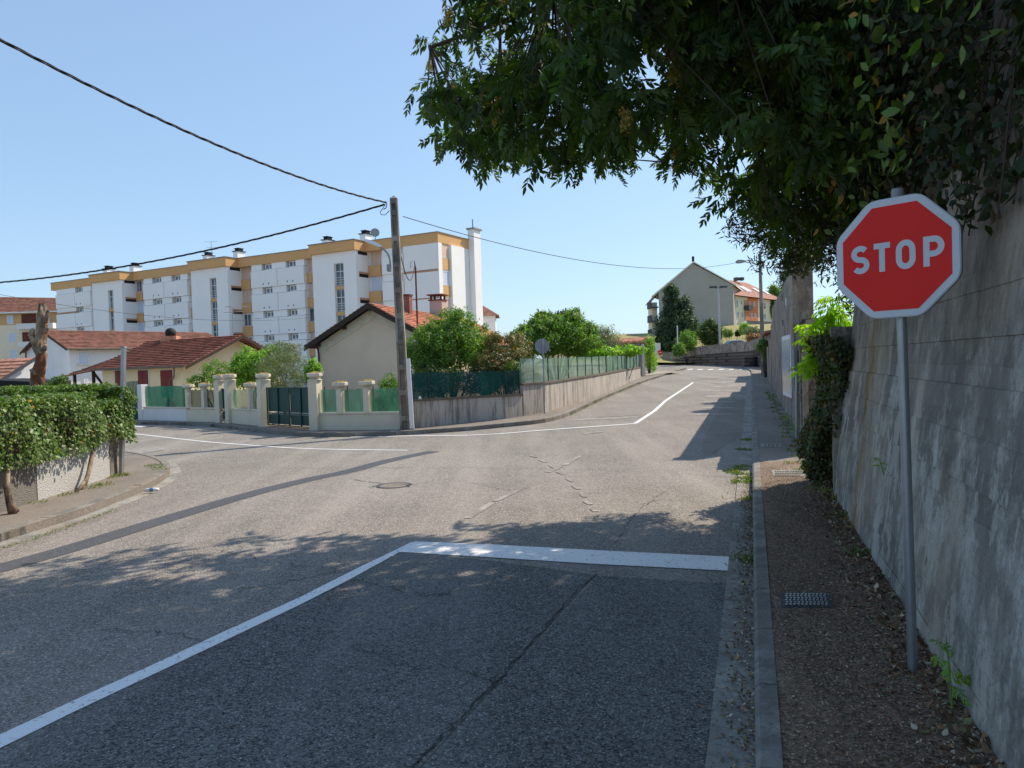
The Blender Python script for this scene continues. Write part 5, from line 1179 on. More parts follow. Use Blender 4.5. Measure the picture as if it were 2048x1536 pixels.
# -- grey gable block and cream wing up the hill
Yg = 120.0; apx = AT(1386, 527, Yg); gl = AT(1317, 583, Yg); gr = AT(1466, 570, Yg); FG = Fr((gl.x, Yg), (1, 0), (0, -1)); Wg = gr.x - gl.x
r = thing('gable_block', 'large plain grey gable-ended block rising behind the conifer', 'apartment block', FG(Wg / 2, -8, 5))
xa = apx.x - gl.x; mb = MB(); mb.prism([FG(0, 0, 0), FG(Wg, 0, 0), FG(Wg, 0, gr.z), FG(xa, 0, apx.z), FG(0, 0, gl.z)], (9, 22, 0)); mb.build('wall', M['greywall'], r)
mb = MB(); mb.prism([FG(-1.2, .3, gl.z - .9), FG(xa, .3, apx.z + .15), FG(Wg + .5, .3, gr.z - .25), FG(Wg + .5, .3, gr.z - .05), FG(xa, .3, apx.z + .34), FG(-1.2, .3, gl.z - .7)], (9.2, 22.6, 0)); mb.build('roof', M['apt2'], r)
zb_ = gl.z - .9; mb = MB(); roofplane(mb, FG(-1.3, -1, zb_ - .9), FG(-1.3, -5, zb_ - .9), FG(-.0, -1, zb_ + .5), FG(0, -5, zb_ + .5), 4, .1); mb.build('side_roof', M['tile_red'], r)
mb = MB(); mb.fb(FG, -.9, -.01, -4.6, -1.4, 2, gl.z - 1.6); mb.build('side_bay', M['creamfar'], r)
for y in (611, 639, 667, 692):
    z = AT(1310, y, Yg).z; mb = MB(); mb.fb(FG, -1.3, -.02, -3.4, -.2, z - .35, z - .15); mb.fb(FG, -1.28, -1.2, -3.4, -.22, z - .148, z + .75); mb.build('balcony', M['slate'], r)
mb = MB(); c = apx + Vector((0, -.3, .3)); mb.box(c.x - .15, c.x + .15, c.y, c.y + .4, c.z, c.z + .8); mb.build('roof_vent', M['dark'], r)
wd_ = Vector((.85, 1)).normalized(); w0 = AT(1463, 588, 122); FW_ = Fr((w0.x, w0.y), wd_, (wd_.y, -wd_.x))
r = thing('hill_apartments', 'cream and orange apartment wing with red roof and skylights beside the grey gable', 'apartment block', FW_(8, -4, 6))
def q_(px): return FW_.ta(px)
def hz(px, y): return AT(px, y, FW_(q_(px), 0, 0)[1]).z
LW = 21.0; zE = hz(1466, 591); z0_ = 4.0; a1, a2 = q_(1497), q_(1518)
mb = MB(); mb.fb(FW_, 0, a1, -9, 0, z0_, zE); mb.fb(FW_, a2, LW, -9, 0, z0_, zE); mb.build('wall', M['creamfar'], r); mb = MB(); mb.fb(FW_, a1 + .01, a2 - .01, -9, .0, z0_, zE - .01); mb.build('orange_wall', M['orange'], r)
mb = MB(); zR_ = AT(1488, 564, FW_(16, -5, 0)[1]).z; roofplane(mb, FW_(-.2, .8, zE), FW_(LW + .8, .8, zE), FW_(-.2, -5, zR_), FW_(LW - 3, -5, zR_), 10, .1, .03); roofplane(mb, FW_(LW + .8, .8, zE), FW_(LW + .8, -9.5, zE), FW_(LW - 3, -5, zR_), FW_(LW - 3.01, -5, zR_), 10, .1, .03); mb.build('roof', M['tile_far'], r)
for px, y in ((1466, 580), (1492, 582), (1488, 575), (1514, 586), (1529, 588)):
    a = FW_.ta(px, -2); f = .45; mb = MB(); z = zE + (zR_ - zE) * .42; mb.hexa([FW_(a - .6, -1.0, z - .38), FW_(a + .6, -1.0, z - .38), FW_(a + .6, -2.4, z + .55), FW_(a - .6, -2.4, z + .55), FW_(a - .6, -1.0, z - .18), FW_(a + .6, -1.0, z - .18), FW_(a + .6, -2.4, z + .75), FW_(a - .6, -2.4, z + .75)]); mb.build('skylight', M['frame'], r)
for p0, p1, y0, y1 in ((1463, 1467, 598, 614), (1474, 1478, 599, 615), (1483, 1487, 600, 610), (1475, 1479, 623, 637), (1484, 1488, 624, 635), (1501, 1503.5, 602, 618), (1509, 1513, 603, 612), (1503, 1506, 626, 636), (1510, 1514, 627, 636), (1527, 1533, 604, 618), (1528, 1533, 627, 640)):
    window(r, FW_, q_(p0), q_(p1), .0, hz(p0, y1), hz(p0, y0), panes=1, pane='glass')
mb = MB(); mb.fb(FW_, q_(1490), q_(1497), .004, .03, hz(1490, 619), hz(1490, 600)); mb.fb(FW_, q_(1490), q_(1497), .004, .03, hz(1490, 641), hz(1490, 623)); mb.build('loggia', M['tan'], r); mb = MB(); mb.fb(FW_, q_(1489.5), q_(1498), .04, .9, hz(1490, 621), hz(1490, 611)); mb.build('balcony', M['slate'], r)
mb = MB(); mb.fb(FW_, 0, LW, 2.5, 2.6, 4.0, hz(1470, 643)); tag(mb.build('screen_fence', M['slate'], origin=FW_(5, 2.5, 4)), 'dark grey solid fence along the top of the dry lawn', 'fence')
c = AT(1473, 561, 134.5); mb = MB(); mb.lathe(c, [(.05, -.1), (.5, 0), (.55, .5), (.1, .6)], 8); mb.lathe(c + Vector((.9, 0, 0)), [(.05, -.1), (.45, 0), (.5, .5), (.1, .6)], 8); mb.build('satellite_dish', M['slate'], r)
# -- little grey house far behind the apartment end
p = AT(984, 650, 100); r = thing('far_house', 'small grey roofed turret house just right of the apartment block', 'house', (p.x, 100, 0))
mb = MB(); mb.box(p.x - 3, p.x + .5, 98, 104, 0, AT(984, 633, 100).z); mb.build('wall', M['apt2'], r); mb = MB(); z = AT(984, 633, 100).z; mb.add([(p.x - 3.4, 97.5, z), (p.x + 1.0, 97.5, z), (p.x + 1.0, 104.5, z), (p.x - 3.4, 104.5, z), (p.x - 1.2, 101, z + 1.6)], [(0, 1, 4), (1, 2, 4), (2, 3, 4), (3, 0, 4), (3, 2, 1, 0)]); mb.build('roof', M['tile_brown'], r)
# -- tiled-top garden shed beyond the netted wall
a, b = AT(1214, 700, 58), AT(1281, 698, 55.5); SF = Fr((a.x, a.y), (b.x - a.x, b.y - a.y)); L_ = (V2(b) - V2(a)).length; zt_ = AT(1250, 687, 57).z
r = thing('garden_shed', 'small grey shed topped with red pantiles above the netted wall', 'shed', SF(L_ / 2, -1, .5)); mb = MB(); mb.fb(SF, 0, L_, -.5, 0, 0, zt_); mb.build('wall', M['wallfar'], r)
mb = MB()
for i in range(16):
    x = -.1 + (L_ + .2) * (i + .5) / 16; mb.tube([SF(x, .2, zt_ + .08), SF(x, -.7, zt_ + .35)], .10, 6)
mb.fb(SF, -.1, L_ + .1, -.65, .1, zt_ + .002, zt_ + .05); mb.build('roof', M['tile_orange'], r)
# ------------------------------------------------------------------ HILL, RETAINING WALL, CAR
def hillz(x, y): return 1.75 + 4.9 * sstep((y - 84) / 40) * sstep((x - 8) / 10 + .4) + .9 * sstep((x - 22) / 14) * sstep((y - 76) / 14)
mb = MB(); nx, ny = 30, 24; mb.v = [(6 + i * 3.2, 97.5 - min(i, 9) * 2.6 + j * 4.2, 0) for j in range(ny) for i in range(nx)]; mb.v = [(x, y, hillz(x, y) - (0 if True else 0)) for x, y, z in mb.v]
mb.f = [(j * nx + i, j * nx + i + 1, (j + 1) * nx + i + 1, (j + 1) * nx + i) for j in range(ny - 1) for i in range(nx - 1)]; mb.m = [0] * len(mb.f); tag(mb.build('hill', M['lawn'], smooth=True), kind='structure')
rw = [(1312, 726.5, 717), (1340, 727, 705), (1381, 727.5, 695.5), (1420, 728.5, 690.5), (1460, 730, 686.5), (1500, 733, 682)]
RP = [G(a, b, .1) for a, b, _ in rw]; RZ = [AT(a, c, p.y).z for (a, b, c), p in zip(rw, RP)]
for a, p, z in zip(rw, RP, RZ): print('rw', a, [round(v, 1) for v in p], round(z, 2))
e = RP[-1] + (RP[-1] - RP[-2]).normalized() * 9; RP.append(e); RZ.append(RZ[-1] + .6)
r = thing('stone_retaining_wall', 'sloping rubble stone retaining wall with concrete parapet at the far bend', 'retaining wall', RP[2])
ln = [0, .1, .9, 1.5, 2.2, 2.7, 3.1]; zs = [max(terr(p.x, p.y) + .02, z - .95) for p, z in zip(RP, RZ)]
mb = MB(); pw(mb, RP, zs, .45); mb.build('stone_face', M['stone'], r); mb = MB(); pw(mb, RP, RZ, .35, [z + .004 for z in zs], .03); mb.build('parapet', M['wallfar'], r)
a, b = G(1489, 733, .1), G(1507, 735, .1); Yb = min(a.y, RP[-2].y - 1.5); a = AT(1489, 733, Yb); b = AT(1520, 735, Yb); zt_ = AT(1500, 716, Yb).z
r = thing('low_stone_wall', 'low block of banded stone walling beside the black bin', 'wall', (a.x, Yb, a.z)); mb = MB(); mb.box(a.x, b.x, Yb, Yb + .8, a.z - .3, zt_); mb.build('stone_block', M['stone'], r); mb = MB(); mb.box(a.x - .05, b.x, Yb - .04, Yb + .8, zt_ + .003, zt_ + .1); mb.build('coping', M['coping'], r)
a, b = AT(1508, 732, Yb - .8), AT(1517, 732, Yb - .8); zt_ = AT(1512, 713.5, Yb - .8).z; zb = a.z - .05
r = thing('waste_bin', 'black litter bin by the low stone wall at the far bend', 'bin', ((a.x + b.x) / 2, Yb - .5, zb))
mb = MB(); mb.box(a.x, b.x, Yb - .8, Yb - .4, zb, zt_ - .08); mb.build('body', M['black'], r, bevel=.03); mb = MB(); mb.box(a.x - .03, b.x + .03, Yb - .83, Yb - .37, zt_ - .077, zt_); mb.build('lid', M['dark'], r, bevel=.02)
# parked car, seen over the parapet
c0, c1 = AT(1434, 692, 86), AT(1477, 687, 86); zc = hillz(25, 86) ; carz = AT(1455, 681, 86).z - 1.45; CX = c0.x; CLn = 4.1; s_ = 1
r = thing('parked_car', 'small light blue hatchback parked on the rise behind the stone wall', 'car', (CX + 2, 86, carz))
prof = [(0, .35), (0, .72), (.25, .86), (1.0, .95), (1.65, 1.42), (2.9, 1.45), (3.7, 1.05), (4.05, .95), (4.1, .4)]
mb = MB(); mb.prism([(CX + x, 86, carz + z) for x, z in prof], (0, 1.65, 0)); body = mb.build('body', M['carblue'], r, bevel=.05)
mb = MB(); mb.prism([(CX + x, 85.985, carz + z) for x, z in ((1.2, .98), (1.72, 1.34), (2.25, 1.37), (2.25, .98))], (0, .01, 0)); mb.build('side_window', M['glass'], body); mb = MB(); mb.prism([(CX + x, 85.985, carz + z) for x, z in ((2.33, .98), (2.33, 1.37), (2.9, 1.36), (3.5, 1.0))], (0, .01, 0)); mb.build('side_window', M['glass'], body)
for x in (.85, 3.3):
    for y in (86.0, 87.5): mb = MB(); mb.tube([(CX + x, y, carz + .3), (CX + x, y + .18, carz + .3)], .3, 16); wv = mb.build('wheel', M['black'], r); mb = MB(); mb.tube([(CX + x, y - .012, carz + .3), (CX + x, y + .02, carz + .3)], .18, 12); mb.build('rim', M['zinc'], wv)
# far no-entry sign and thin posts at the bend
p = G(1320, 727, .1); c = AT(1320, 705, p.y - .1); r = thing('no_entry_sign', 'tiny round red no-entry sign at the far bend', 'road sign', p); mb = MB(); mb.tube([p, Vector((p.x, p.y, c.z + .3))], .05, 6); mb.build('pole', M['steel'], r)
mb = MB(); mb.tube([c + Vector((0, -.02, 0)), c + Vector((0, .02, 0))], .3, 18); d = mb.build('disc', M['signred'], r); mb = MB(); mb.box(c.x - .2, c.x + .2, c.y - .03, c.y - .022, c.z - .05, c.z + .05); mb.build('bar', M['signwhite'], d)
p = G(1316, 727, .1); c = AT(1315, 686, p.y); r = thing('sign_post', 'white panel on a thin post beside the far no-entry sign', 'road sign', p); mb = MB(); mb.tube([p, (p.x, p.y, c.z)], .05, 6); mb.build('pole', M['steel'], r); mb = MB(); mb.box(c.x - .35, c.x + .35, c.y - .05, c.y - .02, c.z - 1.6, c.z); mb.build('panel', M['frame'], r)
p = AT(1356, 712, 84); c = AT(1354.5, 651, 84); mb = MB(); mb.tube([p, c], .06, 6); r = thing('flag_post', 'thin white post among the shrubs left of the double lamp', 'post', p); mb.build('shaft', M['frame'], r)
# ------------------------------------------------------------------ HEDGE AND LOW WALL ON THE LEFT
ha, hb = G(0, 1026, .13), G(246, 945, .13); HFr = Fr((ha.x, ha.y), (hb.x - ha.x, hb.y - ha.y)); HL = (V2(hb) - V2(ha)).length
if HFr.n.x < 0: HFr.n = -HFr.n
print('hedge', ha, hb, HL, HFr.n)
zb0 = AT(60, 900, HFr(.8, 0, 0)[1]).z
r = thing('roadside_wall', 'low roughcast wall below the ivy hedge, white in the middle and grey at the ends', 'garden wall', HFr(HL / 2, 0, .13))
cuts = [-7, HFr.ta(60), HFr.ta(208), HFr.ta(223), HL]; mts = ['roughg', 'roughw', 'wallfar', 'wallfar']; WHt = 1.15
for i, (a, b) in enumerate(zip(cuts, cuts[1:])): mb = MB(); mb.fb(HFr, a + .003, b - .003, -.22, [0, .012, .02, 0][i], 0, WHt); mb.build('wall_section', M[mts[i]], r)
RF = Fr(HFr(HL, 0, 0)[:2], AU, -AN)   # the return along the side street
mb = MB(); mb.fb(RF, .03, 9, -.22, -.02, 0, WHt); mb.build('wall_section', M['roughg'], r)
def hedge_leaves(name, label, parts, n, size, mat, root=None, dead=.03):
    """parts: (frame, a0, a1, o0, o1, z0, z1, ragged)"""
    Ps = []; Ns = []; A = [abs(p[2] - p[1]) * ((p[6] - p[5]) + (p[4] - p[3])) for p in parts]; tot = sum(A)
    for p, ar in zip(parts, A):
        fr, a0, a1, o0, o1, z0, z1, rag = p; m = int(n * ar / tot); u3 = np.array([fr.u.x, fr.u.y, 0]); n3 = np.array([fr.n.x, fr.n.y, 0]); up3 = np.array([0, 0, 1.])
        fa = (z1 - z0) / ((z1 - z0) + (o1 - o0) + .001); k = RNG.random(m)
        a = RNG.uniform(a0, a1, m); face = k < fa; d = RNG.random(m) ** 1.6 * .16
        bump = .07 * np.sin(a * 3.1 + 1) + .05 * np.sin(a * 7.3) 
        z = np.where(face, RNG.uniform(z0, z1, m), z1 - d + .04 * np.sin(a * 5.1)); bz_ = .05 * np.sin(z * 6 + a * 2.3)
        o = np.where(face, o1 - d + bump * .8 + bz_, RNG.uniform(o0, o1, m))
        # irregular lower fringe and rounded shoulder
        low = z0 + rag * (.5 + .5 * np.sin(a * 2.1 + .5) * np.sin(a * 5.7)) * RNG.random(m)
        keep = (z > low); sh = np.clip((z - (z1 - .18)) / .18, 0, 1); o = np.where(face, o - sh ** 2 * .14, o)
        P = np.array([fr.o.x, fr.o.y, 0])[None] + a[:, None] * u3 + o[:, None] * n3 + z[:, None] * up3
        N = np.where(face[:, None], n3 + .35 * up3, up3 + .2 * n3) + RNG.normal(size=(m, 3)) * .45
        Ps.append(P[keep]); Ns.append(unit(N)[keep])
    P = np.concatenate(Ps); N = np.concatenate(Ns); tn = rtint(len(P), .45, dead)
    V, Fq, T = simple_leaves(P, N, size, .85, .2, tint=tn, droop=.8)
    return mesh_np(name, V, Fq, mat, T, root)
zt1 = AT(60, 786, HFr(1, 0, 0)[1]).z; zt2 = AT(200, 800, HFr(3.5, 0, 0)[1]).z; zt3 = AT(235, 772, HFr(HL, 0, 0)[1] + .5).z
print('hedge z', zt1, zt2, zt3)
r = thing('ivy_hedge', 'thick clipped ivy hedge spilling over the low roughcast wall', 'hedge', HFr(HL / 2, -.5, WHt))
am = HFr.ta(168)
zt1 -= .08; zt3 -= .03; parts = [(HFr, -7, am, -1.1, .28, .78, zt1, .2), (HFr, am, HL - .25, -.5, .28, .85, zt2, .3), (HFr, HL - .4, HL - .08, -1.1, .30, .78, zt3, .2), (RF, .1, 9, -.9, .05, .7, zt3 + .06, .2), (Fr(HFr(HL - .10, .3, 0)[:2], -HFr.n, HFr.u), 0, 1.4, -.4, .05, .8, zt3, .2)]
hedge_leaves('foliage', '', parts, 60000, .056, M['l_ivy'], r, dead=.012)
mb = MB(); mb.fb(HFr, -7, HL - .15, -.45, .08, .95, min(zt1, zt2) - .16); mb.fb(RF, .5, 9, -.7, .02, .9, zt3 - .16); mb.build('inner_stems', M['twig'], r)
def stem(name, label, px, rad):
    P = []
    for x, y, o in px: P.append(Vector(HFr(HFr.ta(x, o), o, 0)[:2] + (0,))); P[-1].z = AT(x, y, P[-1].y).z
    P[0].z = min(P[0].z, .16); mb = MB(); mb.tube(P, rad, 9); return mb
mb = stem('', '', [(150, 985, .22), (158, 968, .2), (166, 945, .17), (170, 930, .15), (176, 905, .14), (180, 880, .1)], [.035, .042, .038, .042, .035, .03]); m2 = stem('', '', [(138, 987, .26), (150, 972, .24), (160, 960, .2)], [.02, .03, .035]); mb.add(m2.v, m2.f)
mb.build('ivy_trunk', M['bark'], r, smooth=True)
mb = stem('', '', [(12, 1026, .25), (4, 1005, .22), (0, 975, .2), (2, 945, .18), (0, 915, .1)], [.08, .05, .045, .045, .04]); mb.build('ivy_trunk', M['bark'], r, smooth=True)
# dead trunk standing behind the hedge
Yt = 19.0; ctrl = [(72, 830, 15), (73, 780, 13.5), (76, 745, 13), (80, 715, 13), (80, 690, 14.5), (84, 665, 12), (86, 640, 11.5), (86, 618, 10), (85, 607, 8)]
r = thing('dead_tree', 'tall dead tree stump with stripped reddish bark behind the hedge', 'tree stump', AT(72, 800, Yt) * 1 - Vector((0, 0, 1.4)))
mb = MB(); P = [AT(x, y, Yt) for x, y, w_ in ctrl]; P[0].z = 0; W_ = [w_ * .85 / 1500 * Yt for _, _, w_ in ctrl]; nR, nA = 60, 22; vs = []
for i in range(nR + 1):
    f = i / nR * (len(P) - 1); k = min(int(f), len(P) - 2); g = f - k; c = P[k].lerp(P[k + 1], g); w_ = W_[k] * (1 - g) + W_[k + 1] * g
    for j in range(nA):
        a = 6.283 * j / nA; nz_ = mnoise.noise(Vector((math.cos(a) * 1.3, math.sin(a) * 1.3, c.z * 1.7))) + .6 * mnoise.noise(Vector((math.cos(a) * 3, math.sin(a) * 3, c.z * 4.5)))
        rr = w_ * (1 + .5 * nz_); vs.append(c + Vector((math.cos(a) * rr, math.sin(a) * rr, 0)))
mb.add(vs, [(i * nA + j, i * nA + (j + 1) % nA, (i + 1) * nA + (j + 1) % nA, (i + 1) * nA + j) for i in range(nR) for j in range(nA)] + [tuple(nR * nA + j for j in range(nA))])
mb.m = [1 if (mnoise.noise(Vector(vs[f[0]]) * 2.2 + Vector((3, 1, 0))) > .2) else 0 for f in mb.f]
mb.build('trunk', [M['bark'], M['barkred']], r)
for (x0, y0, x1, y1, w_) in ((72, 690, 62, 672, 5), (62, 672, 66, 658, 5), (90, 645, 97, 620, 4), (88, 665, 96, 655, 4.5), (70, 750, 61, 738, 4), (84, 770, 81, 755, 3), (88, 700, 92, 690, 4)):
    mb = MB(); a, b = AT(x0, y0, Yt - .1), AT(x1, y1, Yt - .15); mb.tube([a, a.lerp(b, .6), b], [w_ / 1500 * Yt * 1.2, w_ / 1500 * Yt, w_ / 1500 * Yt * .7], 9); mb.build('branch_stub', M['bark'], r, smooth=True)
# ------------------------------------------------------------------ GARDEN PLANTS
def B(px, py, Y, rx, ry, rz=None):
    """ellipsoid crown centred at a place; radii in metres from its pixel size there"""
    c = AT(px, py, Y); k = Y / F; return (c.x, c.y, c.z, rx * k, (rx * k) * .9, (ry if rz is None else rz) * k)
def gr(b): return (b[0], b[1], .16)
def sh(name, label, cat, blobs, n, leaf, mat, **k): return shrub(name, label, cat, blobs, n, leaf, M[mat], trunk=(blobs[0][0], blobs[0][1], .12 + terr(blobs[0][0], blobs[0][1])), **k)
sh('garden_tree', 'large bright green bushy tree above the grey wall beside the pole', 'tree', [B(900, 690, 29.5, 70, 62), B(852, 700, 29, 45, 55), B(945, 690, 30, 42, 48), B(905, 650, 30, 38, 32)], 26000, .12, 'l_mid', clump=.28, wid=.38)
sh('garden_bush', 'dark bush with reddish-brown tips right of the large green tree', 'bush', [B(1010, 705, 29.5, 50, 38), B(985, 735, 28.6, 40, 35), B(1035, 700, 30.5, 28, 26)], 14000, .09, 'l_brownish', wid=.5, dead=.06)
sh('garden_bush', 'bush with dense leaves growing through the netting at the corner step', 'bush', [B(1025, 752, 28, 22, 26)], 2500, .10, 'l_ivy')
sh('understory_bush', 'dark foliage behind the dark netting under the large green tree', 'bush', [B(870, 760, 28, 52, 32), B(960, 765, 28.5, 50, 28)], 7000, .10, 'l_tree')
sh('fruit_tree', 'broad yellow-green fruit tree rising above the netted wall', 'tree', [B(1110, 672, 38, 78, 42), B(1060, 678, 37, 40, 34), B(1160, 680, 39, 48, 36), B(1145, 640, 38, 20, 26), B(1085, 645, 38, 30, 24)], 24000, .17, 'l_mid', clump=.24, wid=.38)
sh('background_tree', 'dark tree top just showing behind the fruit tree', 'tree', [B(1130, 640, 60, 26, 18)], 2500, .2, 'l_dark')
sh('loose_tree', 'greyish green airy tree right of the fruit tree', 'tree', [B(1210, 682, 50, 30, 30)], 5000, .16, 'l_olive', wid=.3, clump=.4)
sh('climbing_vine', 'bright vine leaves spilling over the netting before the tiled shed', 'vine', [B(1255, 702, 47, 32, 10), B(1190, 704, 42, 40, 12)], 4500, .14, 'l_bright', clump=.35, wid=.8)
sh('tall_plants', 'tall light green climbers beside the pale pillar at the wall end', 'plant', [B(1298, 705, 60, 14, 30), B(1305, 725, 62, 9, 22), B(1292, 690, 60, 12, 14)], 5000, .16, 'l_bright', wid=.3, clump=.35)
sh('garden_bush', 'leafy bush seen through the netting beside the pole', 'bush', [B(790, 790, 26.2, 32, 38), B(812, 760, 26.6, 14, 30), B(755, 812, 26.2, 20, 20)], 6500, .085, 'l_mid', wid=.5)
sh('garden_bush', 'vivid green bush behind the pillars left of the olive shrub', 'bush', [B(505, 735, 33, 42, 36), B(545, 722, 34, 28, 28)], 11000, .13, 'l_bright', wid=.5, nclump=90)
sh('olive_shrub', 'rounded grey-green shrub behind the wide gate', 'shrub', [B(570, 745, 30.5, 55, 42), B(565, 705, 34, 42, 22)], 15000, .10, 'l_olive', wid=.22, clump=.22, nclump=120)
sh('garden_bush', 'small green bush between the olive shrub and the beige house', 'bush', [B(625, 745, 30, 16, 26)], 2200, .10, 'l_bright')
sh('rose_bush', 'sparse rose bushes against the pale yellow gable', 'bush', [B(430, 745, 35, 26, 26), B(395, 762, 34.5, 18, 14), B(450, 765, 34, 30, 16)], 5200, .09, 'l_mid', clump=.35, wid=.5, fill=.1)
sh('garden_bush', 'green bushes beyond the ivy hedge near the white house', 'bush', [B(118, 765, 30, 18, 14), B(30, 788, 27, 26, 12)], 3000, .10, 'l_ivy')
# trees up the street
sh('conifer', 'tall dark spreading conifer in front of the grey gable', 'tree', [B(1350, 655, 101, 42, 42), B(1342, 605, 101, 17, 36), B(1348, 588, 101, 10, 20), B(1370, 622, 101, 16, 30), B(1345, 690, 100, 40, 26), B(1375, 660, 99, 22, 30)], 22000, .42, 'l_cedar', clump=.2, wid=.3, nclump=160)
sh('roadside_shrub', 'light green shrub at the foot of the conifer', 'shrub', [B(1374, 682, 86, 20, 20), B(1358, 700, 84, 13, 14)], 4500, .2, 'l_mid')
sh('roadside_shrub', 'dark rounded bush left of the double street lamp', 'bush', [B(1420, 668, 88, 26, 26)], 6000, .22, 'l_tree')
sh('lawn_bush', 'low green bush at the edge of the dry lawn', 'bush', [B(1456, 666, 96, 9, 8)], 900, .22, 'l_mid'); sh('lawn_bush', 'square-clipped dark bush on the dry lawn', 'bush', [B(1476, 666, 96, 6, 6)], 700, .2, 'l_dark')
sh('lawn_bush', 'upright yellow-green bush in the middle of the dry lawn', 'bush', [B(1488, 657, 95, 10, 12)], 1500, .25, 'l_bright', wid=.25)
sh('planted_border', 'reddish and green shrubs along the top of the stone wall', 'shrub', [B(1508, 676, 78, 15, 10)], 1800, .2, 'l_brownish', dead=.5); sh('planted_border', 'dull green shrubs above the reddish ones on the slope', 'shrub', [B(1505, 662, 84, 18, 8)], 1500, .2, 'l_olive')
sh('street_plant', 'feathery green plant leaning over the pavement by the lamp pole', 'plant', [B(1530, 692, 48, 17, 13), B(1536, 706, 49, 10, 18)], 3500, .16, 'l_grass', wid=.25)
sh('far_tree', 'pale green trees behind the cream wing on the right', 'tree', [B(1548, 590, 140, 14, 18), B(1545, 620, 135, 12, 18)], 3000, .45, 'l_mid')
sh('dark_evergreen', 'dark evergreen spray hanging past the top of the grey wall', 'tree', [B(1580, 560, 33, 24, 22), B(1600, 520, 30, 30, 30)], 5500, .16, 'l_cedar', wid=.22)
# ------------------------------------------------------------------ THE BIG OVERHANGING TREE
def leaf_template(npair=7, L=.40, seed=0):
    rg = random.Random(seed)
    vs = []; fs = []; tw = []
    def lf(p, d, l, w_):
        d = d.normalized(); s = d.cross(Vector((0, 0, 1))).normalized(); dn = Vector((0, 0, -1)); b = len(vs)
        for f, ww in ((0, 0), (.3, 1), (.65, .8), (1, 0)):
            c = p + d * l * f + dn * l * .25 * f * f
            if ww == 0: vs.append(c)
            else: vs.append(c + s * w_ / 2 * ww + dn * .004); 
            if ww: vs.append(c - s * w_ / 2 * ww + dn * .004)
        # 0 base,1 l1,2 r1,3 l2,4 r2,5 tip
        fs.extend([(b, b + 1, b + 3, b + 5), (b, b + 5, b + 4, b + 2)])
    for i in range(npair):
        f = .18 + .82 * i / (npair - .4); x = L * f; z = -.55 * L * f * f; p = Vector((x, 0, z)); sz = (.8 + .35 * math.sin(f * math.pi)) 
        for s_ in (-1, 1):
            if rg.random() < .07: continue
            lf(p, Vector((.35 + rg.uniform(-.3, .3), s_ * (.62 + rg.uniform(-.22, .22)), -.72 + rg.uniform(-.35, .4))), .125 * sz * rg.uniform(.75, 1.2), .048 * rg.uniform(.8, 1.15))
    lf(Vector((L, 0, -.55 * L)), Vector((.6, 0, -.8)), .11, .042)
    # rachis
    b = len(vs)
    for i in range(5):
        f = i / 4; c = Vector((L * f, 0, -.55 * L * f * f)); vs.extend([c + Vector((0, .0035, 0)), c - Vector((0, .0035, 0))])
    fs.extend([(b + 2 * i, b + 2 * i + 1, b + 2 * i + 3, b + 2 * i + 2) for i in range(4)])
    return np.array([tuple(v) for v in vs]), np.array(fs)
TPL = [leaf_template(n_, L_, k_) for k_, (n_, L_) in enumerate(((7, .40), (6, .34), (8, .44), (5, .30), (7, .38)))]
def compound(P, az, tilt, scale, tint):
    Vs = []; Fs = []; Ts = []; b = 0; which = RNG.integers(0, len(TPL), len(P))
    for k, (tv, tf) in enumerate(TPL):
        m = which == k
        if not m.any(): continue
        V, Fq, T = compound1(P[m], az[m], tilt[m], scale[m], tint[m], tv, tf); Vs.append(V); Fs.append(Fq + b); Ts.append(T); b += len(V)
    return np.concatenate(Vs), np.concatenate(Fs), np.concatenate(Ts)
def compound1(P, az, tilt, scale, tint, TV, TF):
    n = len(P); ca, sa = np.cos(az), np.sin(az); ct, st = np.cos(tilt), np.sin(tilt); k = len(TV)
    V = TV[None] * scale[:, None, None]; roll = RNG.uniform(-1.1, 1.1, n); cr, sr = np.cos(roll)[:, None], np.sin(roll)[:, None]
    y0 = V[..., 1] * cr - V[..., 2] * sr; z0 = V[..., 1] * sr + V[..., 2] * cr; x0 = V[..., 0]
    x1 = x0 * ct[:, None] - z0 * st[:, None]; z1 = x0 * st[:, None] + z0 * ct[:, None]
    x2 = x1 * ca[:, None] - y0 * sa[:, None]; y2 = x1 * sa[:, None] + y0 * ca[:, None]
    V = np.stack([x2, y2, z1], -1) + P[:, None]; Fq = (np.arange(n) * k)[:, None, None] + TF[None]
    return V.reshape(-1, 3), Fq.reshape(-1, 4), np.repeat(tint, k, 0)
SAP = Vector((5.1, 11.9, 2.8))
def clear(p):
    q = Vector(p) - SAP; t_ = q.dot(SUN_DIR); return (q - SUN_DIR * t_).length > 1.0
SIL = [(905, 60), (848, 95), (822, 150), (838, 235), (880, 280), (905, 325), (960, 345), (1015, 372), (1090, 362), (1190, 352), (1280, 345), (1345, 330), (1352, 385), (1385, 410), (1430, 450), (1490, 452), (1520, 500), (1560, 540), (1600, 560), (1640, 600), (1700, 590), (1760, 560), (2500, 560), (2500, -3000), (895, -3000)]
def inpoly(x, y, P):
    c = False; n = len(P); j = n - 1
    for i in range(n):
        if ((P[i][1] > y) != (P[j][1] > y)) and (x < (P[j][0] - P[i][0]) * (y - P[i][1]) / (P[j][1] - P[i][1]) + P[i][0]): c = not c
        j = i
    return c
def holes(x, y): return ((x - 1265) / 75) ** 2 + ((y - 145) / 60) ** 2 < 1 or ((x - 1100) / 22) ** 2 + ((y - 215) / 26) ** 2 < 1 or ((x - 1310) / 30) ** 2 + ((y - 330) / 22) ** 2 < 1 or ((x - 1420) / 20) ** 2 + ((y - 400) / 26) ** 2 < 1
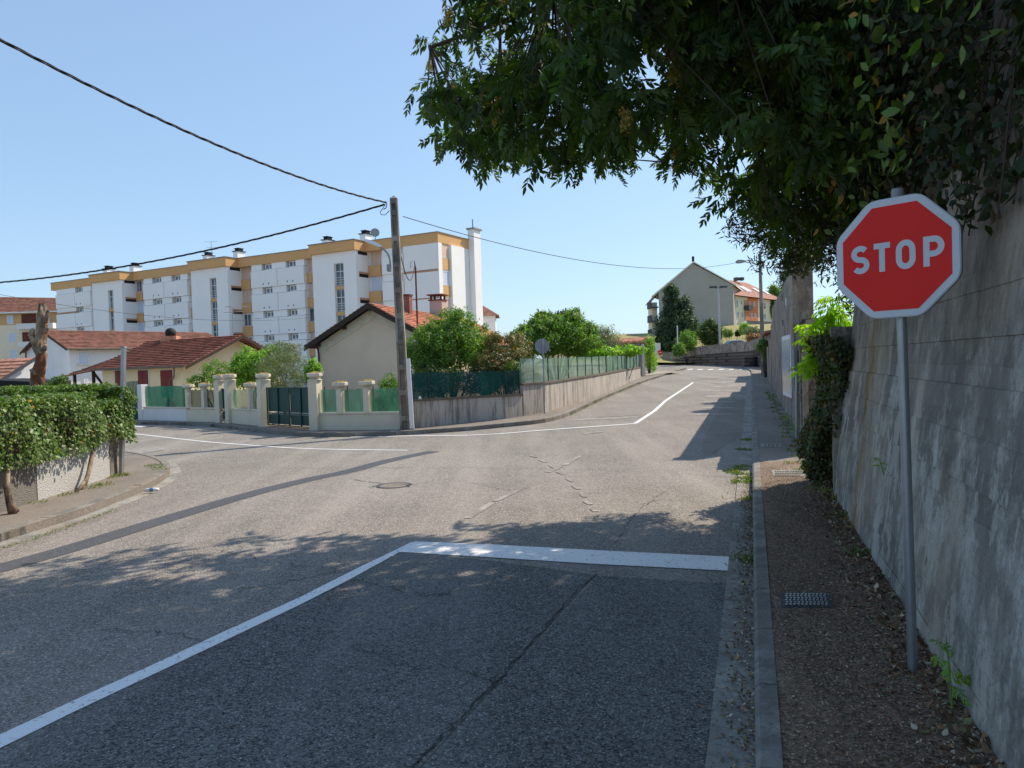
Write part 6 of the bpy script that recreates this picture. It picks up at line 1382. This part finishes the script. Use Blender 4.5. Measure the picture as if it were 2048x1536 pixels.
tb = WF(sY(9.0), -3.2, 4.5); tr_ = thing('overhanging_tree', 'large dark tree with drooping feather-shaped leaves hanging over the road at the top', 'tree', tb)
random.seed(21); TW = []; tries = 0
while len(TW) < 860 and tries < 60000:
    tries += 1; Y = random.uniform(6.2, 13.0); x = random.uniform(-2.3, 8.5); z = random.uniform(3.9, 9.2)
    ix = (x - 1.2 - .315 * Y)   # + = behind the wall line
    cxy = ((x - 4.0) / 6.6) ** 2 + ((Y - 9.2) / 4.6) ** 2 + ((z - 5.6) / 3.7) ** 2
    if cxy > 1: continue
    pxy = proj((x, Y, z - .18))
    if not inpoly(pxy[0], pxy[1] + 12, SIL) or holes(*pxy): continue
    if (Y > 11.8 and x > 5.2) or not clear((x, Y, z)): continue
    if pxy[1] > -20 and random.random() < .25 and pxy[0] < 1350 : continue
    TW.append(Vector((x, Y, z)))
sx_, sy_ = SUN_DIR.x / SUN_DIR.z, SUN_DIR.y / SUN_DIR.z; k_ = 0
while k_ < 260:
    g_ = G(random.uniform(-150, 1400), random.uniform(1190, 1560)); z = random.uniform(5.0, 9.0); x, Y = g_.x + sx_ * z, g_.y + sy_ * z
    k_ += 1
    if ((x - 4.0) / 7.0) ** 2 + ((Y - 9.2) / 5.0) ** 2 + ((z - 5.8) / 3.9) ** 2 > 1: continue
    pxy = proj((x, Y, z - .18))
    if inpoly(pxy[0], pxy[1] + 12, SIL) and not holes(*pxy) and clear((x, Y, z)): TW.append(Vector((x, Y, z)))
print('twigs', len(TW), tries)
mb = MB(); base = Vector(tb); fork = base + Vector((-.6, .2, 1.3)); mb.tube([base - Vector((0, 0, .4)), base + Vector((-.2, .1, .6)), fork], [.24, .2, .17], 10); mb.build('trunk', M['twig'], tr_)
limbs = []; tips = [Vector(v) for v in ((-.9, 9.6, 6.2), (-.6, 10.8, 5.6), (.9, 11.6, 5.3), (2.6, 12.4, 5.4), (4.4, 12.6, 5.2), (.6, 8.4, 6.4), (2.0, 7.6, 7.2), (3.4, 9.6, 6.6), (5.4, 10.8, 6.0), (1.2, 10.0, 7.0), (3.6, 11.0, 7.6), (5.0, 8.0, 7.4), (-.3, 9.0, 7.6))]
nodes = []
for t_ in tips:
    P = []; n = 9
    for i in range(n + 1):
        f = i / n; p = fork.lerp(t_, f) + Vector((0, 0, .9 * math.sin(f * math.pi))) + Vector((random.uniform(-.12, .12), random.uniform(-.12, .12), random.uniform(-.1, .1))) * (1 if 0 < i < n else 0); P.append(p)
    R_ = [.09 * (1 - .85 * i / n) + .008 for i in range(n + 1)]; mb = MB(); mb.tube(P, R_, 6); mb.build('limb', M['twig'], tr_); nodes += P[2:]
mb = MB()
for t_ in TW:
    q = min(nodes, key=lambda v: (v - t_).length); d = t_ - q; mid = q.lerp(t_, .55) + Vector((0, 0, -.04 * d.length)); mb.tube([q, mid, t_], [.014, .009, .004], 4, cap=False)
mb.build('twigs', M['twig'], tr_)
Pl = []; az = []; ti = []; sc_ = []
for t_ in TW:
    d = t_ - fork; a0 = math.atan2(d.y, d.x); k = random.randint(12, 17)
    for i in range(k):
        back = random.uniform(-.05, .42); dd = d.normalized(); Pl.append(t_ - dd * back + Vector((random.gauss(0, .09), random.gauss(0, .09), random.gauss(0, .08)))); az.append(a0 + random.uniform(-2.4, 2.4)); ti.append(random.uniform(-1.2, .45)); sc_.append(random.uniform(.5, .95))
Pl = np.array([tuple(p) for p in Pl]); n = len(Pl); tn = rtint(n, .45, 0); k = RNG.random(n) < .06; tn[k] *= np.array([1.8, 1.5, .8])
V, Fq, T = compound(Pl, np.array(az), np.array(ti), np.array(sc_), tn); mesh_np('crown', V, Fq, M['l_tree'], T, tr_)
# hanging seed bunches
M['seed'] = leafmat('seed_keys', (.30, .24, .06), .3); sd0 = None
cand = [t_ for t_ in TW if -40 < proj(t_)[1] < 400 and proj(t_)[0] < 1400]; random.shuffle(cand)
P, N = blob_points([(0, 0, -.10, .075, .075, .15)], 260, .5, .5, 20); V, Fq, T = rhomb(P, N, .045, .35, rtint(len(P), .3, .1)); sme = mesh_np('seed_cluster', V, Fq, M['seed'], T, tr_, origin=(0, 0, 0))
for i, t_ in enumerate(cand[:26]):
    c = sme if i == 0 else sme.copy()
    if i: COL.objects.link(c); c.parent = tr_
    c.location = t_ - Vector(tb) + Vector((random.uniform(-.2, .2), random.uniform(-.3, 0), -.05)); c.scale = [random.uniform(.7, 1.3)] * 3
# dark conifer behind the wall
def wallb(s, o, z, rs, ro, rz): p = WF(s, o, z); return (p[0], p[1], p[2], rs, ro, rz)
blobs = [wallb(11.2, -.6, 4.2, 1.0, .9, .8), wallb(9.5, -.8, 5.2, 1.6, 1.4, 1.2), wallb(12.3, -.5, 3.75, .8, .8, .65), wallb(7.5, -1.2, 5.8, 1.8, 1.5, 1.3), wallb(11.6, -1.0, 5.0, 1.0, 1.1, 1.0), B(1590, 470, 12, 85, 80), B(1600, 530, 12.2, 44, 30), B(1650, 380, 11, 140, 110), B(1500, 440, 12, 48, 50), B(1760, 300, 9, 160, 150), B(1700, 130, 9, 200, 200), B(1712, 590, 10.9, 36, 44), B(1745, 540, 10.8, 40, 50)]
shrub('overhanging_conifer', 'very dark fine-needled evergreen leaning over the wall behind the stop sign', 'tree', blobs, 60000, .10, M['l_dark'], trunk=WF(11, -1.5, 4.5), wid=.24, clump=.3, nclump=90, cut=((5.1, 11.9, 2.8), .62))
# creeper curtain hanging over the top of the tall wall
def curtain(name, label, cat, s0, s1, ztop, zbot, o0, o1, n, size, mat, dead=.06, wid=.6, vines=30, var=.5):
    r = thing(name, label, cat, WF((s0 + s1) / 2, 0, ztop)); s = RNG.uniform(s0, s1, n); f = RNG.random(n)
    zb = np.array([zbot(v) for v in s]); z = ztop - (ztop - zb) * f; th = (1 - f * .7)
    o = o0 + (o1 - o0) * RNG.random(n) ** .7 * th + .12 * np.sin(s * 4) - .07 * z * .5 * 0; bat = -.12 * (z - .13)
    P = np.stack([worg.x + wdir.x * s + WF.n.x * (o + bat), worg.y + wdir.y * s + WF.n.y * (o + bat), z], 1)
    N = unit(np.array([WF.n.x, WF.n.y, .3])[None] + RNG.normal(size=(n, 3)) * .7); V, Fq, T = simple_leaves(P, N, size, wid, .25, tint=rtint(n, var, dead), droop=1.0); mesh_np('foliage', V, Fq, mat, T, r)
    mb = MB()
    for i in range(vines):
        s_ = random.uniform(s0, s1); zb_ = zbot(s_) - random.uniform(-.2, .35); P = []; z = ztop
        while z > zb_: P.append(Vector(WF(s_, .04 - .12 * (z - .13) + random.uniform(0, .12), z))); z -= .25; s_ += random.uniform(-.08, .08)
        if len(P) > 1: mb.tube(P, .006, 4, cap=False)
    mb.build('vines', M['twig'], r); return r
curtain('hanging_creeper', 'dark curtain of creeper hanging over the top of the concrete wall', 'creeper', -1, 11.3, 5.4, lambda s: 3.25 + .35 * math.sin(s * 2.3) + .1 * max(0, s - 8.5) + .5 * max(0, 4 - s) * .3, -.05, .75, 15000, .085, M['l_dark'], vines=60, var=.6)
curtain('broadleaf_creeper', 'larger bright leaves hanging from the creeper above the stop sign', 'creeper', 4.0, 9.0, 5.0, lambda s: 3.5 + .2 * math.sin(s * 5), .4, 1.15, 420, .105, M['l_ivy'], dead=.10, wid=.5, vines=14)
# ivy over the gap beyond the tall wall
def ivy_mass():
    r = thing('ivy', 'mass of dark ivy with brown leaves cascading down at the end of the concrete wall', 'ivy', WF(sY(12), .1, .2))
    n = 34000; s = RNG.uniform(sY(10.2), sY(12.7), n); z = RNG.uniform(.25, 2.42, n); c = sY(11.45) + (1.8 - z) * .16; hw = np.clip(.20 + .42 * (z - .2) ** .8, 0, 1.0) * (1 + .12 * np.sin(z * 7))
    keep = np.abs(s - c + .15) < hw * (.72 + .6 * RNG.random(n) ** 2 + .12 * np.sin(z * 13 + s * 5)) * np.where(RNG.random(n) < .5 + z, 1, .6); o = -.25 + RNG.random(n) ** .5 * (.45 + .16 * np.sin(z * 2.6)) + .06 * np.sin(s * 6 + z * 4); s, z, o = s[keep], z[keep], o[keep]; n = len(s)
    P = np.stack([worg.x + wdir.x * s + WF.n.x * o, worg.y + wdir.y * s + WF.n.y * o, z], 1); N = unit(np.array([WF.n.x * .6, WF.n.y * .6 - .5, .3])[None] + RNG.normal(size=(n, 3)) * .5)
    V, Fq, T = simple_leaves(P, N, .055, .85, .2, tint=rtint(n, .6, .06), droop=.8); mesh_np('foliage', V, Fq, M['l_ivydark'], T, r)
    mb = MB()
    for i in range(16):
        s_ = random.uniform(sY(11.2), sY(12.7)); P = [Vector(WF(s_ + random.uniform(-.06, .06) * k, -.08 + random.uniform(-.05, .1), .15 + k * .3)) for k in range(9)]; mb.tube(P, .008, 4, cap=False)
    mb.build('vines', M['twig'], r)
ivy_mass()
# sunlit saplings
r = thing('sapling', 'bright yellow-green sunlit sapling above the ivy at the wall end', 'sapling', (5.3, 12.3, .2)); P = []; az = []
mb = MB()
for i in range(16):
    tx_, ty_, tz_ = 4.72 + random.random() * .8, 11.5 + random.random() * .5, 2.35 + random.random() * .75; mb.tube([(5.3, 12.3, .1), (5.3, 12.2, tz_ * .6), (tx_, ty_, tz_)], [.02, .014, .006], 5)
    for k in range(20): P.append((tx_ + random.uniform(-.1, .1), ty_, tz_ - random.random() * .5)); az.append(random.uniform(0, 6.28))
mb.build('stems', M['twig'], r); P = np.array(P); n = len(P); V, Fq, T = compound(P, np.array(az), RNG.uniform(-.3, .5, n), RNG.uniform(.4, .7, n), rtint(n, .25)); mesh_np('crown', V, Fq, M['l_lime'], T, r)
# ------------------------------------------------------------------ SMALL GROWTH AND LITTER
def tufts(name, label, pts, n, h, mat, rad=.12):
    P = []; 
    for p in pts: P.append(np.array([p.x, p.y, p.z])[None] + np.concatenate([RNG.normal(size=(n, 2)) * rad, np.zeros((n, 1))], 1))
    P = np.concatenate(P); m = len(P); a = unit(RNG.normal(size=(m, 3)) * np.array([.6, .6, .1]) + np.array([0, 0, .8])); b = unit(np.cross(a, RNG.normal(size=(m, 3)))); L = h * RNG.uniform(.4, 1.3, (m, 1)); w_ = L * .09
    V = np.stack([P - b * w_, P + b * w_, P + a * L * .6 + b * w_ * .8, P + a * L + a * 0 + np.array([0, 0, -.2]) * L], 1).reshape(-1, 3); Fq = (np.arange(m) * 4)[:, None] + np.arange(4)[None]
    o = mesh_np(name, V, Fq, mat, np.repeat(rtint(m, .4, .12), 4, 0)); tag(o, label, 'grass', kind='stuff'); return o
gp = [G(x, y, .01) for x, y in ((1478, 940), (1486, 950), (1492, 958), (1500, 965), (1480, 965), (1484, 934), (1490, 900), (1492, 880), (1470, 945), (1497, 1000), (1498, 1120))]
tufts('gutter_grass', 'green grass sprouting in the gutter beside the kerb', gp, 170, .07, M['l_grass'], .09)
gp = [Vector(WF(sY(y) , .10 + random.random() * .25, gz(sY(y)))) for y in np.arange(13, 34, .8)] + [Vector(WF(sY(y), .05, .14)) for y in (7.5, 9.2, 10.4, 11, 11.6, 12.2)]
tufts('verge_weeds', 'weeds and grass along the foot of the grey wall', gp, 34, .10, M['l_grass'], .09)
gp = [Vector((p.x + .05, p.y - .02, .02)) for p in resample(band([(x, y) for x, y in ((0, 1098), (60, 1082), (120, 1060), (170, 1042), (221, 1023))], .01)[:4] and [G(*q) for q in ((-40, 1108), (0, 1098), (60, 1082), (120, 1060), (170, 1042), (221, 1023))], .12)]
tufts('gutter_grass', 'green moss line along the gutter at the lower left', gp, 26, .035, M['l_grass'], .04)
gp = [G(x, y, .14) for x, y in ((190, 975), (200, 970), (210, 968), (130, 990), (70, 1005), (232, 950), (240, 952), (250, 950), (225, 955), (300, 932), (310, 930), (318, 935), (326, 938))]
tufts('verge_weeds', 'weeds at the foot of the roughcast wall and around the bare post', gp, 60, .06, M['l_grass'], .10)
gp = [Vector((p.x, p.y - .02, terr(p.x, p.y) + .02)) for p in resample([G(*q) for q in ((1140, 833), (1195, 804.5), (1240, 785), (1283, 767.5))], .5)]
tufts('verge_weeds', 'dry weeds in the gutter below the far kerb', gp, 26, .05, M['l_grass'], .09)
# fallen leaves and chips on the shaded pavement
n = 24000; s = RNG.uniform(1.2, 14.5, n) ** 1.0; kx_ = RNG.random(n) ** .7
kp = np.array([tuple(KRp(0))] ); wv_ = np.stack([worg.x + wdir.x * s, worg.y + wdir.y * s], 1); dist_ = 1.30; 
kperp = abs((Vector((KRp(5).x, KRp(5).y)) - worg).dot(wn_l)); o_ = (kperp - .16) * (1 - kx_ ** 1.0); P = wv_ + np.array([[wn_l.x, wn_l.y]]) * o_[:, None]
P3 = np.concatenate([P, np.full((n, 1), .139) + RNG.random((n, 1)) * .012], 1)
N = unit(RNG.normal(size=(n, 3)) * .45 + np.array([0, 0, 1])); cols = np.array([(.30, .16, .08), (.38, .26, .15), (.15, .08, .045), (.18, .19, .09), (.52, .44, .32), (.12, .07, .045)]); tn = cols[RNG.integers(0, 6, n)] * RNG.uniform(.5, 1.2, (n, 1))
V, Fq, T = rhomb(P3, N, .021, .4, tn, droop=0); o = mesh_np('leaf_litter', V, Fq, M['litter'], T); tag(o, 'brown fallen leaves and chips over the shaded pavement', 'leaf litter', kind='stuff')
n = 3800; pts = [krs[0].lerp(krs[1], 0)]; s = RNG.uniform(0, 14, n); P = np.array([tuple(KRp(v) + Vector((-d1.y, d1.x)) * abs(random.gauss(.05, .09))) for v in s]); P3 = np.concatenate([P, np.full((n, 1), .026) + RNG.random((n, 1)) * .01], 1)
tn = cols[RNG.integers(0, 6, n)] * RNG.uniform(.6, 1.3, (n, 1)); V, Fq, T = rhomb(P3, unit(RNG.normal(size=(n, 3)) * .4 + np.array([0, 0, 1])), .03, .5, tn, droop=0); o = mesh_np('leaf_litter', V, Fq, M['litter'], T); tag(o, 'dead leaves collected in the gutter by the right kerb', 'leaf litter', kind='stuff')
n = 1100; s = RNG.uniform(2.5, 12.5, n); o_ = np.abs(RNG.normal(size=n)) * .16; P = np.stack([worg.x + wdir.x * s + wn_l.x * o_, worg.y + wdir.y * s + wn_l.y * o_], 1); P3 = np.concatenate([P, np.full((n, 1), .142) + RNG.random((n, 1)) * .03 * np.exp(-o_ * 6)[:, None]], 1)
V, Fq, T = simple_leaves(P3, unit(RNG.normal(size=(n, 3)) * .5 + np.array([0, 0, 1])), .05, .6, .3, tint=cols[RNG.integers(0, 6, n)] * RNG.uniform(.5, 1.1, (n, 1)), droop=0); o = mesh_np('leaf_litter', V, Fq, M['litter'], T); tag(o, 'larger curled brown leaves heaped against the foot of the concrete wall', 'leaf litter', kind='stuff')
# young plants by the foot of the wall
def seedling(label, base, h, nl, lean=(0, 0)):
    r = thing('weed', label, 'weed', base); mb = MB(); b = Vector(base); P = []
    mb.tube([b, b + Vector((lean[0] * .5, lean[1] * .5, h * .6)), b + Vector((lean[0], lean[1], h))], [.006, .005, .003], 5); mb.build('stem', M['stemgreen'], r)
    for k in range(nl): P.append(tuple(b + Vector((lean[0], lean[1], h)) * (.35 + .65 * k / nl)))
    P = np.array(P); n = len(P); V, Fq, T = compound(P, RNG.uniform(0, 6.28, n), RNG.uniform(.0, .6, n), np.full(n, h * .8), rtint(n, .2)); mesh_np('leaves', V, Fq, M['l_bright'], T, r)
c = G(1905, 1420, .13); seedling('young green plant with narrow leaves at the foot of the wall near the sign pole', c, .42, 8, (-.03, 0))
c = Vector(WF(sY(7.2), -.10, .98)); seedling('small green weed sprouting out of a crack in the concrete wall', c, .18, 6, (-.06, -.02))
c = G(1588, 876, .13); seedling('leafy green weed at the foot of the grey electrical box post', c, .38, 12)
c = G(1576, 846, .13); seedling('leafy weed between the grey box post and the notice board', c, .30, 9)
# litter
c = G(302, 983.5, .03); r = thing('plastic_bottle', 'crushed clear plastic water bottle lying in the left gutter', 'bottle', c); mb = MB()
mb.tube([c + Vector(v) for v in ((-.13, -.03, .03), (-.11, -.025, .03), (-.07, -.015, .035), (.0, 0, .035), (.08, .02, .035), (.13, .03, .034))], [.014, .016, .034, .036, .033, .028], 12); mb.build('bottle_body', M['plastic'], r, smooth=True)
mb = MB(); mb.tube([c + Vector((-.02, -.005, .036)), c + Vector((.04, .008, .036))], .0375, 12, cap=False); mb.build('label_band', M['carblue'], r)
c = G(680, 871.5, .02); mb = MB(); mb.lathe(c, [(.10, 0), (.12, .04), (.07, .09), (.02, .10)], 7); mb.v = [(x + random.uniform(-.02, .02), y + random.uniform(-.02, .02), z) for x, y, z in mb.v]
tag(mb.build('paper_scrap', M['plastic'], origin=c), 'crumpled white paper lying against the far kerb', 'litter')
c = fwp(842); mb = MB(); mb.lathe(Vector((c.x, c.y - .02, zl[0] + .07)), [(.06, 0), (.05, .06), (.02, .10)], 6); tag(mb.build('paper_scrap', M['plastic'], origin=(c.x, c.y, zl[0] + .07)), 'small white scrap resting on the grey wall coping beside the pole', 'litter')

# ------------------------------------------------------------------ repeats share a group phrase
_by = {}
for o in list(COL.objects):
    if o.parent is None and o.get('label') and not o.get('kind') and not o.get('group'): _by.setdefault(o.name.split('.')[0], []).append(o)
for k, v in _by.items():
    if len(v) > 1:
        w_ = k.replace('_', ' '); w_ = w_ + ('es' if w_.endswith(('sh', 'ch', 'x')) else 's')
        for o in v: o['group'] = w_
